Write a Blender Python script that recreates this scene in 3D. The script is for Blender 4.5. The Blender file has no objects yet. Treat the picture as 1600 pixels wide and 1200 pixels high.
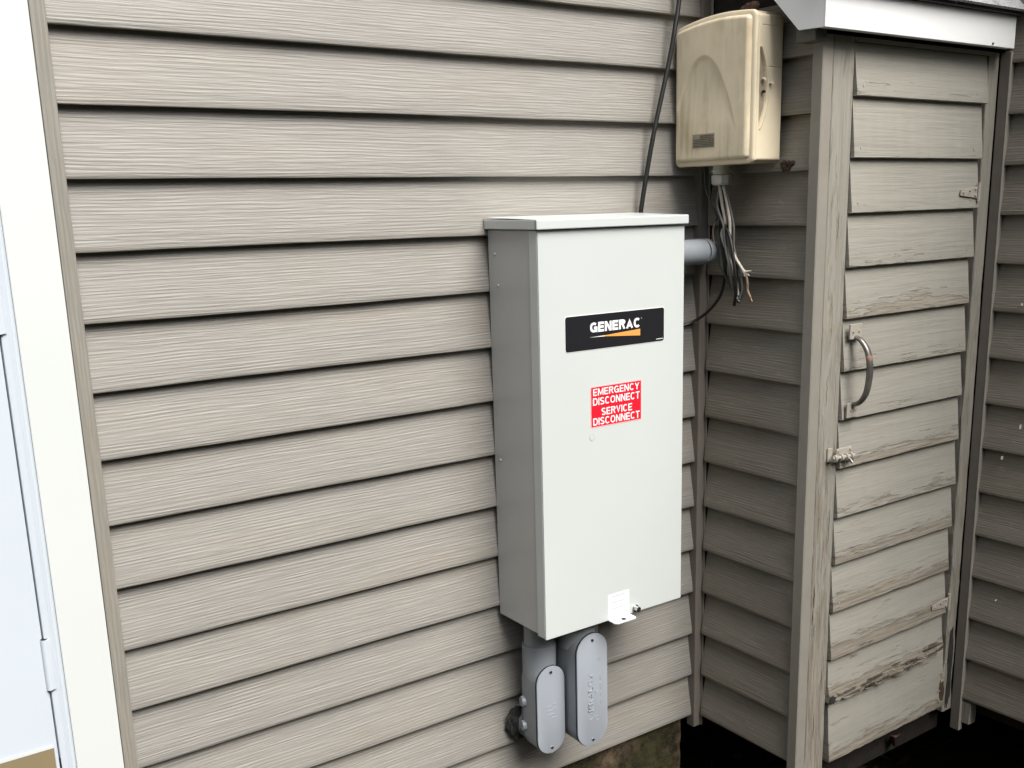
import bpy, bmesh, math, random
from mathutils import Vector, Matrix, noise
random.seed(7)
S = bpy.context.scene
C = S.collection

# ---------------------------------------------------------------- camera
cam = bpy.data.cameras.new('camera'); co = bpy.data.objects.new('camera', cam); C.objects.link(co)
co.location = (-1.5723, -1.5886, 1.1751)
co.rotation_mode = 'XYZ'
co.rotation_euler = (1.3392, 0.0225, -0.6234)
cam.sensor_width = 36.0
cam.lens = 36.0 * 1611.42 / 1600
cam.shift_x = -36.76 / 1600
cam.shift_y = 95.35 / 1600
cam.clip_start = 0.02; cam.clip_end = 600
S.camera = co
S.render.resolution_x = 1024; S.render.resolution_y = 768

# ---------------------------------------------------------------- light
W = bpy.data.worlds.new('World'); S.world = W; W.use_nodes = True
nt = W.node_tree; bg = nt.nodes['Background']
sky = nt.nodes.new('ShaderNodeTexSky'); sky.sky_type = 'NISHITA'; sky.sun_disc = False
SUN_EL, SUN_AZ = math.radians(52), math.radians(8)      # azimuth measured from -y towards +x
sky.sun_elevation = SUN_EL
sky.sun_rotation = math.pi - SUN_AZ
sky.air_density = 1.0; sky.dust_density = 4.0; sky.ozone_density = 1.0
hs = nt.nodes.new('ShaderNodeHueSaturation'); hs.inputs['Saturation'].default_value = 0.45      # thin white overcast
nt.links.new(sky.outputs[0], hs.inputs['Color']); nt.links.new(hs.outputs[0], bg.inputs[0]); bg.inputs[1].default_value = 0.062
sd = Vector((math.sin(SUN_AZ) * math.cos(SUN_EL), -math.cos(SUN_AZ) * math.cos(SUN_EL), math.sin(SUN_EL)))
sl = bpy.data.lights.new('sun', 'SUN'); sl.energy = 1.4; sl.angle = math.radians(42); sl.color = (1.0, 0.985, 0.95)
so = bpy.data.objects.new('sun', sl); C.objects.link(so); so.location = sd * 8
so.rotation_euler = (-sd).to_track_quat('-Z', 'Y').to_euler()
S.view_settings.view_transform = 'Standard'; S.view_settings.look = 'None'
S.view_settings.exposure = 1.87; S.view_settings.gamma = 1.0

# ---------------------------------------------------------------- helpers
def wloc(o):
    v = Vector((0, 0, 0))
    while o is not None:
        v += o.location; o = o.parent
    return v

def link(o, parent, label=None):
    C.objects.link(o)
    if parent is not None: o.parent = parent
    if label: o['label'] = label
    return o

def part(name, bm, mat, parent=None, origin=None, label=None, smooth=False, rotz=0):
    """bm in world coordinates; the object's origin is its parent's origin (or `origin`)."""
    base = wloc(parent) if parent is not None else Vector((0, 0, 0))
    org = Vector(origin) if origin is not None else base
    if not rotz: bmesh.ops.translate(bm, verts=bm.verts, vec=-org)
    me = bpy.data.meshes.new(name)
    bmesh.ops.recalc_face_normals(bm, faces=bm.faces)
    if smooth:
        for f in bm.faces: f.smooth = True
        for e in bm.edges:
            if len(e.link_faces) == 2 and e.calc_face_angle(0) > math.radians(38): e.smooth = False
    bm.to_mesh(me); bm.free()
    me.materials.append(mat)
    o = bpy.data.objects.new(name, me)
    o.location = org - base
    if rotz: o.rotation_euler = (0, 0, rotz)
    return link(o, parent, label)

def thing(name, label, cat, loc=(0, 0, 0), group=None):
    o = bpy.data.objects.new(name, None); C.objects.link(o); o.location = loc
    o.empty_display_size = 0.05
    o['label'] = label; o['category'] = cat
    if group: o['group'] = group
    return o

def tag(o, label, cat, group=None):
    o['label'] = label; o['category'] = cat
    if group: o['group'] = group
    return o

def B(): return bmesh.new()

def box(bm, x0, x1, y0, y1, z0, z1, bev=0.0, seg=2):
    t = bmesh.new()
    vs = [t.verts.new(p) for p in ((x0,y0,z0),(x1,y0,z0),(x1,y1,z0),(x0,y1,z0),(x0,y0,z1),(x1,y0,z1),(x1,y1,z1),(x0,y1,z1))]
    for f in ((0,3,2,1),(4,5,6,7),(0,1,5,4),(1,2,6,5),(2,3,7,6),(3,0,4,7)): t.faces.new([vs[i] for i in f])
    if bev: bmesh.ops.bevel(t, geom=list(t.edges), offset=bev, segments=seg, profile=0.5, affect='EDGES')
    merge(bm, t); return bm

def merge(bm, t):
    mp = {}
    for v in t.verts: mp[v] = bm.verts.new(v.co)
    for f in t.faces:
        try: bm.faces.new([mp[v] for v in f.verts])
        except ValueError: pass
    t.free()

def prism(bm, pts, d, bev=0.0):
    """polygon of 3D points pushed along vector d"""
    t = bmesh.new(); d = Vector(d)
    a = [t.verts.new(p) for p in pts]; b = [t.verts.new(Vector(p) + d) for p in pts]
    t.faces.new(a); t.faces.new(b[::-1]); n = len(a)
    for i in range(n): t.faces.new((a[i], b[i], b[(i+1) % n], a[(i+1) % n]))
    bmesh.ops.recalc_face_normals(t, faces=t.faces)
    if bev: bmesh.ops.bevel(t, geom=list(t.edges), offset=bev, segments=2, profile=0.5, affect='EDGES')
    merge(bm, t); return bm

def rings(bm, pts, radii, seg=16, cap=True):
    """tube through pts with a radius per point"""
    pts = [Vector(p) for p in pts]; prev = None; loops = []
    for i, p in enumerate(pts):
        d = (pts[min(i+1, len(pts)-1)] - pts[max(i-1, 0)]).normalized()
        if prev is None:
            u = d.orthogonal().normalized()
        else:
            u = (prev - d * prev.dot(d)).normalized()
        prev = u; w = d.cross(u); r = radii[i] if hasattr(radii, '__len__') else radii
        loops.append([bm.verts.new(p + (u*math.cos(a) + w*math.sin(a)) * r) for a in [2*math.pi*k/seg for k in range(seg)]])
    for a, b in zip(loops, loops[1:]):
        for k in range(seg): bm.faces.new((a[k], a[(k+1) % seg], b[(k+1) % seg], b[k]))
    if cap: bm.faces.new(loops[0][::-1]); bm.faces.new(loops[-1])
    return bm

def smoothline(pts, n=8):
    P = [Vector(p) for p in pts]; P = [2*P[0]-P[1]] + P + [2*P[-1]-P[-2]]; out = []
    for i in range(1, len(P)-2):
        a, b, c, d = P[i-1], P[i], P[i+1], P[i+2]
        for k in range(n):
            t = k / n
            out.append(0.5*((2*b) + (c-a)*t + (2*a-5*b+4*c-d)*t*t + (3*b-a-3*c+d)*t**3))
    out.append(P[-2]); return out

# ---------------------------------------------------------------- materials
class M:
    def __init__(s, name, rough=0.6, metal=0.0, spec=0.5):
        s.m = bpy.data.materials.new(name); s.m.use_nodes = True
        s.t = s.m.node_tree; s.b = s.t.nodes['Principled BSDF']
        s.b.inputs['Roughness'].default_value = rough; s.b.inputs['Metallic'].default_value = metal
        s.b.inputs['Specular IOR Level'].default_value = spec
    def n(s, ty, **k):
        o = s.t.nodes.new(ty)
        for a, v in k.items():
            if a.startswith('i_'): o.inputs[a[2:].replace('_', ' ')].default_value = v
            else: setattr(o, a, v)
        return o
    def l(s, a, b): s.t.links.new(a, b)
    def coord(s, scale, jitter=True):
        tc = s.n('ShaderNodeTexCoord'); mp = s.n('ShaderNodeMapping'); mp.inputs['Scale'].default_value = scale
        if jitter:
            oi = s.n('ShaderNodeObjectInfo'); ml = s.n('ShaderNodeMath', operation='MULTIPLY'); ml.inputs[1].default_value = 37.0
            cb = s.n('ShaderNodeCombineXYZ'); ad = s.n('ShaderNodeVectorMath', operation='ADD')
            s.l(oi.outputs['Random'], ml.inputs[0])
            for i in range(3): s.l(ml.outputs[0], cb.inputs[i])
            s.l(tc.outputs['Object'], mp.inputs['Vector']); s.l(mp.outputs[0], ad.inputs[0]); s.l(cb.outputs[0], ad.inputs[1])
            return ad.outputs[0]
        s.l(tc.outputs['Object'], mp.inputs['Vector']); return mp.outputs[0]
    def noise(s, vec, scale=1, detail=3, rough=0.55, dist=0.0):
        o = s.n('ShaderNodeTexNoise'); o.inputs['Scale'].default_value = scale; o.inputs['Detail'].default_value = detail
        o.inputs['Roughness'].default_value = rough; o.inputs['Distortion'].default_value = dist
        s.l(vec, o.inputs['Vector']); return o.outputs['Fac']
    def ramp(s, fac, stops):
        o = s.n('ShaderNodeValToRGB'); e = o.color_ramp.elements
        while len(e) < len(stops): e.new(0.5)
        for i, (p, c) in enumerate(stops):
            e[i].position = p; e[i].color = (c if hasattr(c, '__len__') else (c, c, c)) + ((1,) if not hasattr(c, '__len__') or len(c) == 3 else ()) if hasattr(c, '__len__') else (c, c, c, 1)
        s.l(fac, o.inputs[0]); return o.outputs[0]
    def mix(s, fac, a, b, mode='MIX'):
        o = s.n('ShaderNodeMix', data_type='RGBA', blend_type=mode)
        for v, i in ((fac, 0), (a, 6), (b, 7)):
            if hasattr(v, 'links') or hasattr(v, 'is_linked'): s.l(v, o.inputs[i])
            elif i == 0: o.inputs[0].default_value = v
            else: o.inputs[i].default_value = tuple(v) + (1,)
        return o.outputs[2]
    def math(s, op, a, b=0.0):
        o = s.n('ShaderNodeMath', operation=op)
        for i, v in enumerate((a, b)):
            if hasattr(v, 'is_linked'): s.l(v, o.inputs[i])
            else: o.inputs[i].default_value = v
        return o.outputs[0]
    def col(s, v):
        if hasattr(v, 'is_linked'): s.l(v, s.b.inputs['Base Color'])
        else: s.b.inputs['Base Color'].default_value = tuple(v) + (1,)
        return s
    def bump(s, h, dist=0.001, strength=1.0):
        o = s.n('ShaderNodeBump'); o.inputs['Strength'].default_value = strength; o.inputs['Distance'].default_value = dist
        s.l(h, o.inputs['Height']); s.l(o.outputs[0], s.b.inputs['Normal']); return s

def flat(name, c, rough=0.5, metal=0.0, var=0.06, sc=12.0, bump=0.0, bsc=200.0, spec=0.5):
    m = M(name, rough, metal, spec)
    f = m.noise(m.coord((1, 1, 1)), sc, 4)
    m.col(m.ramp(f, [(0.3, tuple(x*(1-var) for x in c)), (0.7, tuple(min(1, x*(1+var)) for x in c))]))
    if bump: m.bump(m.noise(m.coord((1, 1, 1)), bsc, 3), bump)
    return m.m

def siding_mat(name, c, dirt=0.0, vert=False):
    m = M(name, 0.52, spec=0.35)
    v = m.coord(tuple((330, 330, 8)[i] if vert else (8, 8, 330)[i] for i in range(3))); v2 = m.coord((520, 520, 14) if vert else (14, 14, 520)); v3 = m.coord((3, 3, 14)); v4 = m.coord((40, 40, 90))
    g = m.noise(v, 1, 3, 0.55, 0.35); g2 = m.noise(v2, 1, 2, 0.5, 0.3); big = m.noise(v3, 1, 3)
    ax = m.n('ShaderNodeTexCoord'); sp_ = m.n('ShaderNodeSeparateXYZ'); m.l(ax.outputs['Object'], sp_.inputs[0])
    warp = m.noise(m.coord((26, 26, 4) if vert else (4, 4, 26)), 1, 3, 0.5); brk = m.noise(m.coord((150, 150, 18) if vert else (18, 18, 150)), 1, 2)
    ph = m.math('ADD', m.math('MULTIPLY', sp_.outputs[0 if vert else 2], 2*math.pi/0.0056), m.math('MULTIPLY', warp, 20.0))
    line = m.math('ADD', m.math('MULTIPLY', m.math('SINE', ph), 0.5), 0.5)
    line = m.math('MULTIPLY', line, m.ramp(brk, [(0.3, 0.15), (0.6, 1.0)]))
    g = m.math('ADD', m.math('MULTIPLY', g, 0.62), m.math('MULTIPLY', line, 0.22))
    g = m.math('ADD', g, 0.06)
    base = m.ramp(g, [(0.32, tuple(x*0.86 for x in c)), (0.5, c), (0.68, tuple(x*1.11 for x in c))])
    tint = m.ramp(big, [(0.3, (0.96, 0.96, 0.97)), (0.5, (1, 1, 1)), (0.7, (1.03, 1.0, 0.965))])
    cc = m.mix(1.0, base, tint, 'MULTIPLY')
    if dirt:
        f = m.ramp(m.noise(v4, 1, 5, 0.7), [(0.60, 0.0), (0.75, 1.0)])
        cc = m.mix(m.math('MULTIPLY', f, dirt), cc, (0.5, 0.46, 0.4))
        f2 = m.ramp(m.noise(m.coord((2.3, 2.3, 7)), 1, 5, 0.65), [(0.5, 0.0), (0.75, 1.0)])
        cc = m.mix(m.math('MULTIPLY', f2, dirt*1.1), cc, (0.10, 0.075, 0.05))
    m.col(cc)
    h = m.math('ADD', g, m.math('MULTIPLY', g2, 0.5))
    m.bump(h, 0.0012, 1.0)
    return m.m

def wood_mat(name, c, axis):
    """weathered painted wood: paint film with cracks along the grain, worn to grey wood by object colour"""
    m = M(name, 0.72, spec=0.2)
    sc = {'x': ((6, 6, 190), (3, 3, 30), (11, 11, 95)), 'z': ((190, 190, 5), (40, 40, 3), (95, 95, 9))}[axis]
    g = m.noise(m.coord(sc[0]), 1, 4, 0.65, 0.6); big = m.noise(m.coord(sc[1]), 1, 4, 0.6)
    chip = m.noise(m.coord(sc[2]), 1, 5, 0.7, 0.3)
    oi = m.n('ShaderNodeObjectInfo'); sep = m.n('ShaderNodeSeparateColor'); m.l(oi.outputs['Color'], sep.inputs[0])
    wear = sep.outputs[0]
    tc = m.n('ShaderNodeTexCoord'); sx = m.n('ShaderNodeSeparateXYZ'); m.l(tc.outputs['Object'], sx.inputs[0])
    if axis == 'x':    # lower edge of a board wears most
        mr = m.n('ShaderNodeMapRange'); mr.inputs[1].default_value = 0.0; mr.inputs[2].default_value = 0.05
        mr.inputs[3].default_value = 0.17; mr.inputs[4].default_value = 0.0; m.l(sx.outputs[2], mr.inputs[0]); edge = mr.outputs[0]
        wv = m.math('MULTIPLY', edge, wear)
        wv = m.math('ADD', wv, m.math('MULTIPLY', wear, 0.035))
    else:              # posts wear towards the ground
        mr = m.n('ShaderNodeMapRange'); mr.inputs[1].default_value = 1.45; mr.inputs[2].default_value = 0.0
        mr.inputs[3].default_value = 0.09; mr.inputs[4].default_value = 0.20; m.l(sx.outputs[2], mr.inputs[0])
        wv = m.math('MULTIPLY', mr.outputs[0], wear)
    val = m.math('ADD', m.math('ADD', m.math('MULTIPLY', chip, 0.6), m.math('MULTIPLY', g, 0.4)), wv)
    bare = m.ramp(val, [(0.655, 0.0), (0.69, 1.0)])
    crack = m.ramp(m.math('ADD', g, m.math('MULTIPLY', wv, 0.45)), [(0.76, 0.0), (0.80, 1.0)])
    paint = m.ramp(big, [(0.3, tuple(x*0.93 for x in c)), (0.7, tuple(x*1.05 for x in c))])
    paint = m.mix(1.0, paint, m.ramp(g, [(0.3, 0.80 if axis == 'z' else 0.90), (0.5, 1.0), (0.7, 1.05)]), 'MULTIPLY')
    wood = m.ramp(g, [(0.35, (0.15, 0.13, 0.10)), (0.55, (0.27, 0.24, 0.195)), (0.75, (0.38, 0.35, 0.29))])
    cc = m.mix(bare, paint, wood); cc = m.mix(crack, cc, (0.035, 0.03, 0.025))
    m.col(cc)
    h = m.math('SUBTRACT', m.math('SUBTRACT', m.math('MULTIPLY', g, 0.45), m.math('MULTIPLY', bare, 0.35)), m.math('MULTIPLY', crack, 0.9))
    m.bump(h, 0.0024, 1.0)
    return m.m

TAUPE = (0.268, 0.253, 0.227)
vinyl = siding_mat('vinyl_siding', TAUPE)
vinyl_dirty_shaded = siding_mat('vinyl_siding_weathered_shaded', (0.235, 0.216, 0.180), 0.35)  # dirt blotches, plus the side walls' shade put into a darker base
trim_vinyl = flat('taupe_trim', (0.255, 0.237, 0.203), 0.45, var=0.05, sc=30)
jchan = siding_mat('vinyl_j_channel', (0.245, 0.230, 0.198), vert=True)
post_vinyl_shaded = flat('shaded_taupe_post', (0.17, 0.15, 0.128), 0.5, var=0.08, sc=30)  # shadow on the post faces is put into this darker taupe
door_paint = wood_mat('weathered_board_paint', (0.310, 0.295, 0.255), 'x')
jamb_paint = wood_mat('weathered_jamb_paint', (0.285, 0.270, 0.230), 'z')
metal_painted = flat('overpainted_metal', (0.36, 0.33, 0.28), 0.5, var=0.12, sc=60, bump=0.0006, bsc=180)
white_alu = flat('white_aluminium', (0.80, 0.81, 0.80), 0.35, var=0.02, sc=5)
white_trim = flat('white_trim', (0.58, 0.60, 0.585), 0.4, var=0.015, sc=3)
white_door = flat('white_storm_door', (0.525, 0.57, 0.62), 0.25, var=0.015, sc=3)
black_gap = flat('black_gasket', (0.012, 0.012, 0.014), 0.6)
kick = flat('tan_kick_plate', (0.33, 0.26, 0.15), 0.35, 0.3, var=0.05)
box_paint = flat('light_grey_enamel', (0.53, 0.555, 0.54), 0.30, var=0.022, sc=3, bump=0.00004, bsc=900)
box_side = flat('light_grey_enamel_shaded', (0.44, 0.447, 0.43), 0.36, var=0.03, sc=7, bump=0.00004, bsc=900)  # same enamel as the front, with the sides' shade put into the colour
steel = flat('bright_steel', (0.6, 0.6, 0.58), 0.25, 1.0)
rust = flat('worn_steel', (0.20, 0.19, 0.175), 0.35, 0.8, var=0.3, sc=60, bump=0.0003, bsc=300)
black_vinyl = flat('black_nameplate', (0.013, 0.013, 0.015), 0.3, var=0.0)
letter_white = flat('printed_white', (0.8, 0.8, 0.8), 0.4, var=0.0)
orange = flat('printed_orange', (0.85, 0.33, 0.08), 0.4, var=0.03)
red = flat('printed_red', (0.78, 0.012, 0.03), 0.35, var=0.0)
pink = flat('label_edge', (0.86, 0.45, 0.45), 0.4, var=0.0)
paper = flat('white_sticker', (0.82, 0.84, 0.86), 0.3, var=0.0)
ink = flat('grey_print', (0.16, 0.17, 0.2), 0.5, var=0.0)
dark_ink = flat('dark_print', (0.08, 0.07, 0.055), 0.5, var=0.0)
old_sticker = flat('weathered_sticker', (0.30, 0.26, 0.19), 0.5, var=0.15, sc=80)
pvc = flat('grey_pvc', (0.255, 0.275, 0.295), 0.38, var=0.04, sc=15)
pvc_cover = flat('grey_pvc_cover', (0.325, 0.352, 0.390), 0.34, var=0.03, sc=12, bump=0.0001, bsc=300)
nid_cover = None
gland_mat = flat('ivory_plastic', (0.50, 0.50, 0.44), 0.45, var=0.06, sc=40)
rubber = flat('black_rubber', (0.010, 0.010, 0.010), 0.42, var=0.0)
wire_white = flat('white_insulation', (0.55, 0.50, 0.42), 0.45, var=0.1, sc=80)
wire_brown = flat('brown_insulation', (0.22, 0.16, 0.11), 0.5, var=0.2, sc=80)
wire_grey = flat('grey_insulation', (0.13, 0.125, 0.115), 0.45, var=0.1)
wire_green = flat('dull_green_insulation', (0.03, 0.06, 0.045), 0.45, var=0.1)
copper = flat('copper_wire', (0.22, 0.12, 0.07), 0.4, 1.0)
grip_m = flat('scuffed_grip', (0.16, 0.15, 0.135), 0.32, 0.55, var=0.25, sc=40)
putty = flat('dark_putty', (0.02, 0.02, 0.018), 0.85, var=0.4, sc=60, bump=0.003, bsc=90)
mud = flat('mud_nest', (0.055, 0.030, 0.02), 0.9, var=0.4, sc=150, bump=0.002, bsc=200)
soffit_dark = flat('dark_screw', (0.06, 0.055, 0.05), 0.6)
beam = flat('shaded_dark_beam', (0.013, 0.009, 0.007), 0.85, var=0.4, sc=25, bump=0.002, bsc=80)  # sill beam's shadow put into a near-black brown; reused on other timber
leaf_m = flat('dead_leaf', (0.07, 0.03, 0.022), 0.7, var=0.3, sc=90)

def nid_material(name, stain):
    m = M(name, 0.42, spec=0.4)
    c = (0.76, 0.66, 0.475)
    f = m.noise(m.coord((1, 1, 1)), 9, 5, 0.6)
    cc = m.ramp(f, [(0.3, tuple(x*0.92 for x in c)), (0.7, tuple(x*1.06 for x in c))])
    if stain:
        st = m.noise(m.coord((1, 75, 5), False), 1, 4, 0.65)
        blot = m.noise(m.coord((1, 9, 7), False), 1, 4, 0.6)
        k = m.math('MULTIPLY', m.ramp(st, [(0.48, 0.0), (0.62, 1.0)]), m.ramp(blot, [(0.40, 0.0), (0.62, 1.0)]))
        cc = m.mix(m.math('MULTIPLY', k, 0.6), cc, (0.36, 0.32, 0.22))
        tan = m.ramp(m.noise(m.coord((1, 14, 9), False), 1, 3), [(0.5, 0.0), (0.75, 1.0)])
        cc = m.mix(m.math('MULTIPLY', tan, 0.55), cc, (0.48, 0.34, 0.17))
        ch = m.ramp(m.noise(m.coord((1, 110, 4), False), 1, 3, 0.6), [(0.56, 0.0), (0.66, 1.0)])
        cc = m.mix(m.math('MULTIPLY', ch, 0.35), cc, (0.80, 0.76, 0.62))
    m.col(cc); m.bump(m.noise(m.coord((1, 1, 1)), 500, 2), 0.0001)
    return m.m
nid_cover = nid_material('beige_plastic_stained', True)
nid_body = nid_material('beige_plastic', False)

def concrete():
    m = M('mossy_concrete', 0.9, spec=0.2)
    f = m.noise(m.coord((1, 1, 1)), 45, 6, 0.7); f2 = m.noise(m.coord((1, 1, 1)), 7, 4)
    a = m.ramp(f, [(0.35, (0.03, 0.02, 0.012)), (0.5, (0.10, 0.068, 0.045)), (0.7, (0.18, 0.13, 0.09))])
    b = m.ramp(f, [(0.35, (0.012, 0.012, 0.006)), (0.6, (0.045, 0.040, 0.018))])
    m.col(m.mix(m.ramp(f2, [(0.42, 0.0), (0.6, 1.0)]), a, b)); m.bump(f, 0.004); return m.m
concrete_m = concrete()

def soil():
    m = M('dark_soil', 0.95, spec=0.15)
    f = m.noise(m.coord((1, 1, 1)), 18, 8, 0.7); g = m.noise(m.coord((1, 1, 1)), 0.6, 4)
    a = m.ramp(f, [(0.35, (0.008, 0.006, 0.004)), (0.6, (0.03, 0.02, 0.013)), (0.75, (0.06, 0.034, 0.022))])
    m.col(m.mix(m.ramp(g, [(0.45, 0.0), (0.6, 1.0)]), a, (0.02, 0.022, 0.010)))
    m.bump(f, 0.02); return m.m
soil_m = soil()

def shingle_mat():
    m = M('asphalt_shingle', 0.9, spec=0.2)
    f = m.noise(m.coord((1, 1, 1)), 260, 3, 0.7); g = m.noise(m.coord((1, 1, 1)), 12, 3)
    m.col(m.mix(0.5, m.ramp(f, [(0.35, 0.06), (0.65, 0.75)]), m.ramp(g, [(0.3, 0.15), (0.7, 0.35)])))
    m.bump(f, 0.002); return m.m
shingle_m = shingle_mat()

# ---------------------------------------------------------------- ground, foundation
def ground():
    bm = B(); n = 60
    xs = [-120, -40, -12] + [-6 + 12*i/n for i in range(n+1)] + [12, 40, 120]
    rows = []
    for y in [-120, -40, -12] + [-6 + 9*i/n for i in range(n+1)] + [12, 40, 120]:
        rows.append([bm.verts.new((x, y, -0.34 + 0.03*noise.noise(Vector((x*2.5, y*2.5, 0))) + 0.012*noise.noise(Vector((x*9, y*9, 3))))) for x in xs])
    for a, b in zip(rows, rows[1:]):
        for i in range(len(xs)-1): bm.faces.new((a[i], a[i+1], b[i+1], b[i]))
    o = part('ground', bm, soil_m, smooth=True); o['kind'] = 'structure'
ground()

fd = thing('foundation_wall', 'rough brown concrete foundation with green moss under the taupe siding', 'foundation', (-1.6, 0.02, -0.34))
bm = B()
nx, nz = 160, 16
rows = [[bm.verts.new((-3.2 + 3.17*i/nx, 0.020 + 0.004*noise.noise(Vector((i*0.35, k*0.8, 1))) + 0.003*noise.noise(Vector((i*1.3, k*2.1, 5))), -0.38 + 0.40*k/nz)) for i in range(nx+1)] for k in range(nz+1)]
for a, b in zip(rows, rows[1:]):
    for i in range(nx): bm.faces.new((a[i], a[i+1], b[i+1], b[i]))
box(bm, -3.2, -0.03, 0.030, 0.25, -0.38, 0.018)
part('concrete_face', bm, concrete_m, fd, smooth=True)

# ---------------------------------------------------------------- siding
P = 0.1016
def board_bm(L, pitch, seed, proj=0.0168, wav=1.25, butt=0.0163):
    """one lap course: lower edge at local z=0, running along +x, face towards -y; top tucked behind the course above"""
    bm = B(); n = max(2, int(L/0.045)); hgt = pitch + 0.010
    prof = [(proj, 0.0022), (butt*0.12, 0.0012), (0.0006, 0.0018), (0.0, 0.0035), (0.0002, 0.010)]
    for t in (0.25, 0.5, 0.75, 1.0): prof.append((proj*t*1.0 + 0.0004*math.sin(t*3.1), 0.010 + (hgt-0.010)*t))
    loops = []
    for i in range(n+1):
        x = L*i/n
        wy = wav*0.0012*noise.noise(Vector((x*2.2, seed*7.3, 0))); wz = wav*0.0016*noise.noise(Vector((x*1.7, seed*3.1, 9))) + wav*0.0006*noise.noise(Vector((x*8, seed*3.1, 4)))
        loops.append([bm.verts.new((x, y + wy, z + wz*(1 - 0.6*z/hgt))) for y, z in prof])
    for a, b in zip(loops, loops[1:]):
        for k in range(len(prof)-1): bm.faces.new((a[k], b[k], b[k+1], a[k+1]))
    return bm

def lay(parent, name, x, y, z, L, pitch, seed, mat, rot=0, **k):
    return part(name, board_bm(L, pitch, seed, **k), mat, parent, origin=(x, y, z), smooth=True, rotz=rot or 1e-9)

wall = thing('house_wall', 'long taupe vinyl siding wall behind the grey electrical cabinet', 'wall', (-1.2, 0, 0))
for k in range(22):
    z = k*P
    lay(wall, 'siding_board', -1.245, 0, z, 1.245 - 0.014 if z < 1.9 else 1.245 + 0.56, P, k, vinyl)
for k in range(22):
    lay(wall, 'siding_board', -3.2, 0, k*P, 0.84, P, k + 50, vinyl)
bm = B(); box(bm, -3.2, 0.75, 0.016, 0.10, 0.004, 2.3)
part('sheathing', bm, beam, wall)
bm = B(); box(bm, -3.2, 3.0, 0.105, 4.0, -0.06, 0.0); box(bm, -3.2, 3.0, 4.0, 4.1, -0.5, 2.3); part('floor_deck', bm, beam, wall)
# channel beside the white door frame
bm = B()
box(bm, -1.2572, -1.2370, -0.0075, -0.0055, -0.02, 2.24, 0.0006)
box(bm, -1.2385, -1.2370, -0.0052, 0.0140, -0.02, 2.24)
box(bm, -1.2572, -1.2550, -0.0052, 0.0140, -0.02, 2.24)
part('edge_channel', bm, jchan, wall)
# inside corner post by the closet
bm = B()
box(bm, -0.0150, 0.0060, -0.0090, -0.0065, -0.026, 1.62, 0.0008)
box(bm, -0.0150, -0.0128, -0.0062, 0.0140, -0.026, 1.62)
part('corner_post', bm, post_vinyl_shaded, wall)

bm = B(); box(bm, 0.0064, 0.0092, -0.0130, 0.0140, -0.026, 1.62, 0.0006); part('post_lip', bm, trim_vinyl, wall)
# ---------------------------------------------------------------- closet (wooden shed built on to the wall)
F = -0.300
closet = thing('storage_closet', 'narrow taupe outdoor closet with peeling board door and white fascia', 'closet', (0.28, -0.15, -0.05))
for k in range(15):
    o = lay(closet, 'siding_board', 0.0, -0.0145, k*P, 0.2635, P, k + 90, vinyl_dirty_shaded, rot=-math.pi/2, wav=0.7)
bm = B(); box(bm, 0.0155, 0.030, -0.278, -0.004, 0.004, 1.56); part('side_sheathing', bm, beam, closet)
# metal corner trim
bm = B()
box(bm, -0.0060, -0.0040, -0.3020, -0.2790, -0.25, 1.457, 0.0006)
box(bm, -0.0036, 0.0150, -0.2815, -0.2795, -0.25, 1.457)
part('corner_trim', bm, trim_vinyl, closet)
bm = B(); box(bm, -0.0038, 0.0230, -0.3020, -0.2840, -0.25, 1.457, 0.0016); part('corner_trim', bm, trim_vinyl, closet)

def jagged_strip(x0, x1, y0, y1, z0, z1, seed, amp0, amp1, nseg=60):
    """upright board whose long edges get rougher towards z0"""
    bm = B(); loops = []
    for i in range(nseg+1):
        t = i/nseg; z = z0 + (z1-z0)*t; a = amp0*(1-t)**2 + amp1
        e0 = a*noise.noise(Vector((seed, z*14, 0))) + a*0.5*noise.noise(Vector((seed, z*60, 2)))
        e1 = a*noise.noise(Vector((seed+5, z*14, 0))) + a*0.5*noise.noise(Vector((seed+5, z*60, 2)))
        b = min(0.0018, (x1-x0)*0.2)
        loops.append([bm.verts.new(p) for p in ((x0+e0, y1, z), (x0+e0, y0+b, z), (x0+e0+b, y0, z), (x1+e1-b, y0, z), (x1+e1, y0+b, z), (x1+e1, y1, z))])
    for a, b in zip(loops, loops[1:]):
        for k in range(6): bm.faces.new((a[k], a[(k+1) % 6], b[(k+1) % 6], b[k]))
    bm.faces.new(loops[0][::-1]); bm.faces.new(loops[-1]); return bm
o = part('door_jamb', jagged_strip(0.0262, 0.0865, F, F+0.03, -0.25, 1.457, 2.0, 0.0022, 0.0005), jamb_paint, closet, origin=(0.05, F, 0)); o.color = (1.0, 0, 0, 1)
o = part('door_jamb', jagged_strip(0.5255, 0.5625, F+0.001, F+0.03, -0.045, 1.457, 4.0, 0.012, 0.0006), jamb_paint, closet, origin=(0.54, F, 0)); o.color = (0.95, 0, 0, 1)
bm = B(); box(bm, 0.0865, 0.5255, F, F+0.03, 1.449, 1.457); part('door_header', bm, trim_vinyl, closet)
bm = B(); box(bm, 0.0265, 0.575, -0.262, -0.222, -0.115, -0.048, 0.004); part('sill_beam', bm, beam, closet)
bm = B(); box(bm, 0.0315, 0.56, -0.265, -0.255, -0.03, 1.45); part('back_board', bm, beam, closet)
bm = B(); box(bm, 0.03, 0.56, -0.250, 0.0, 0.0, 0.02); part('floor_board', bm, beam, closet)

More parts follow.
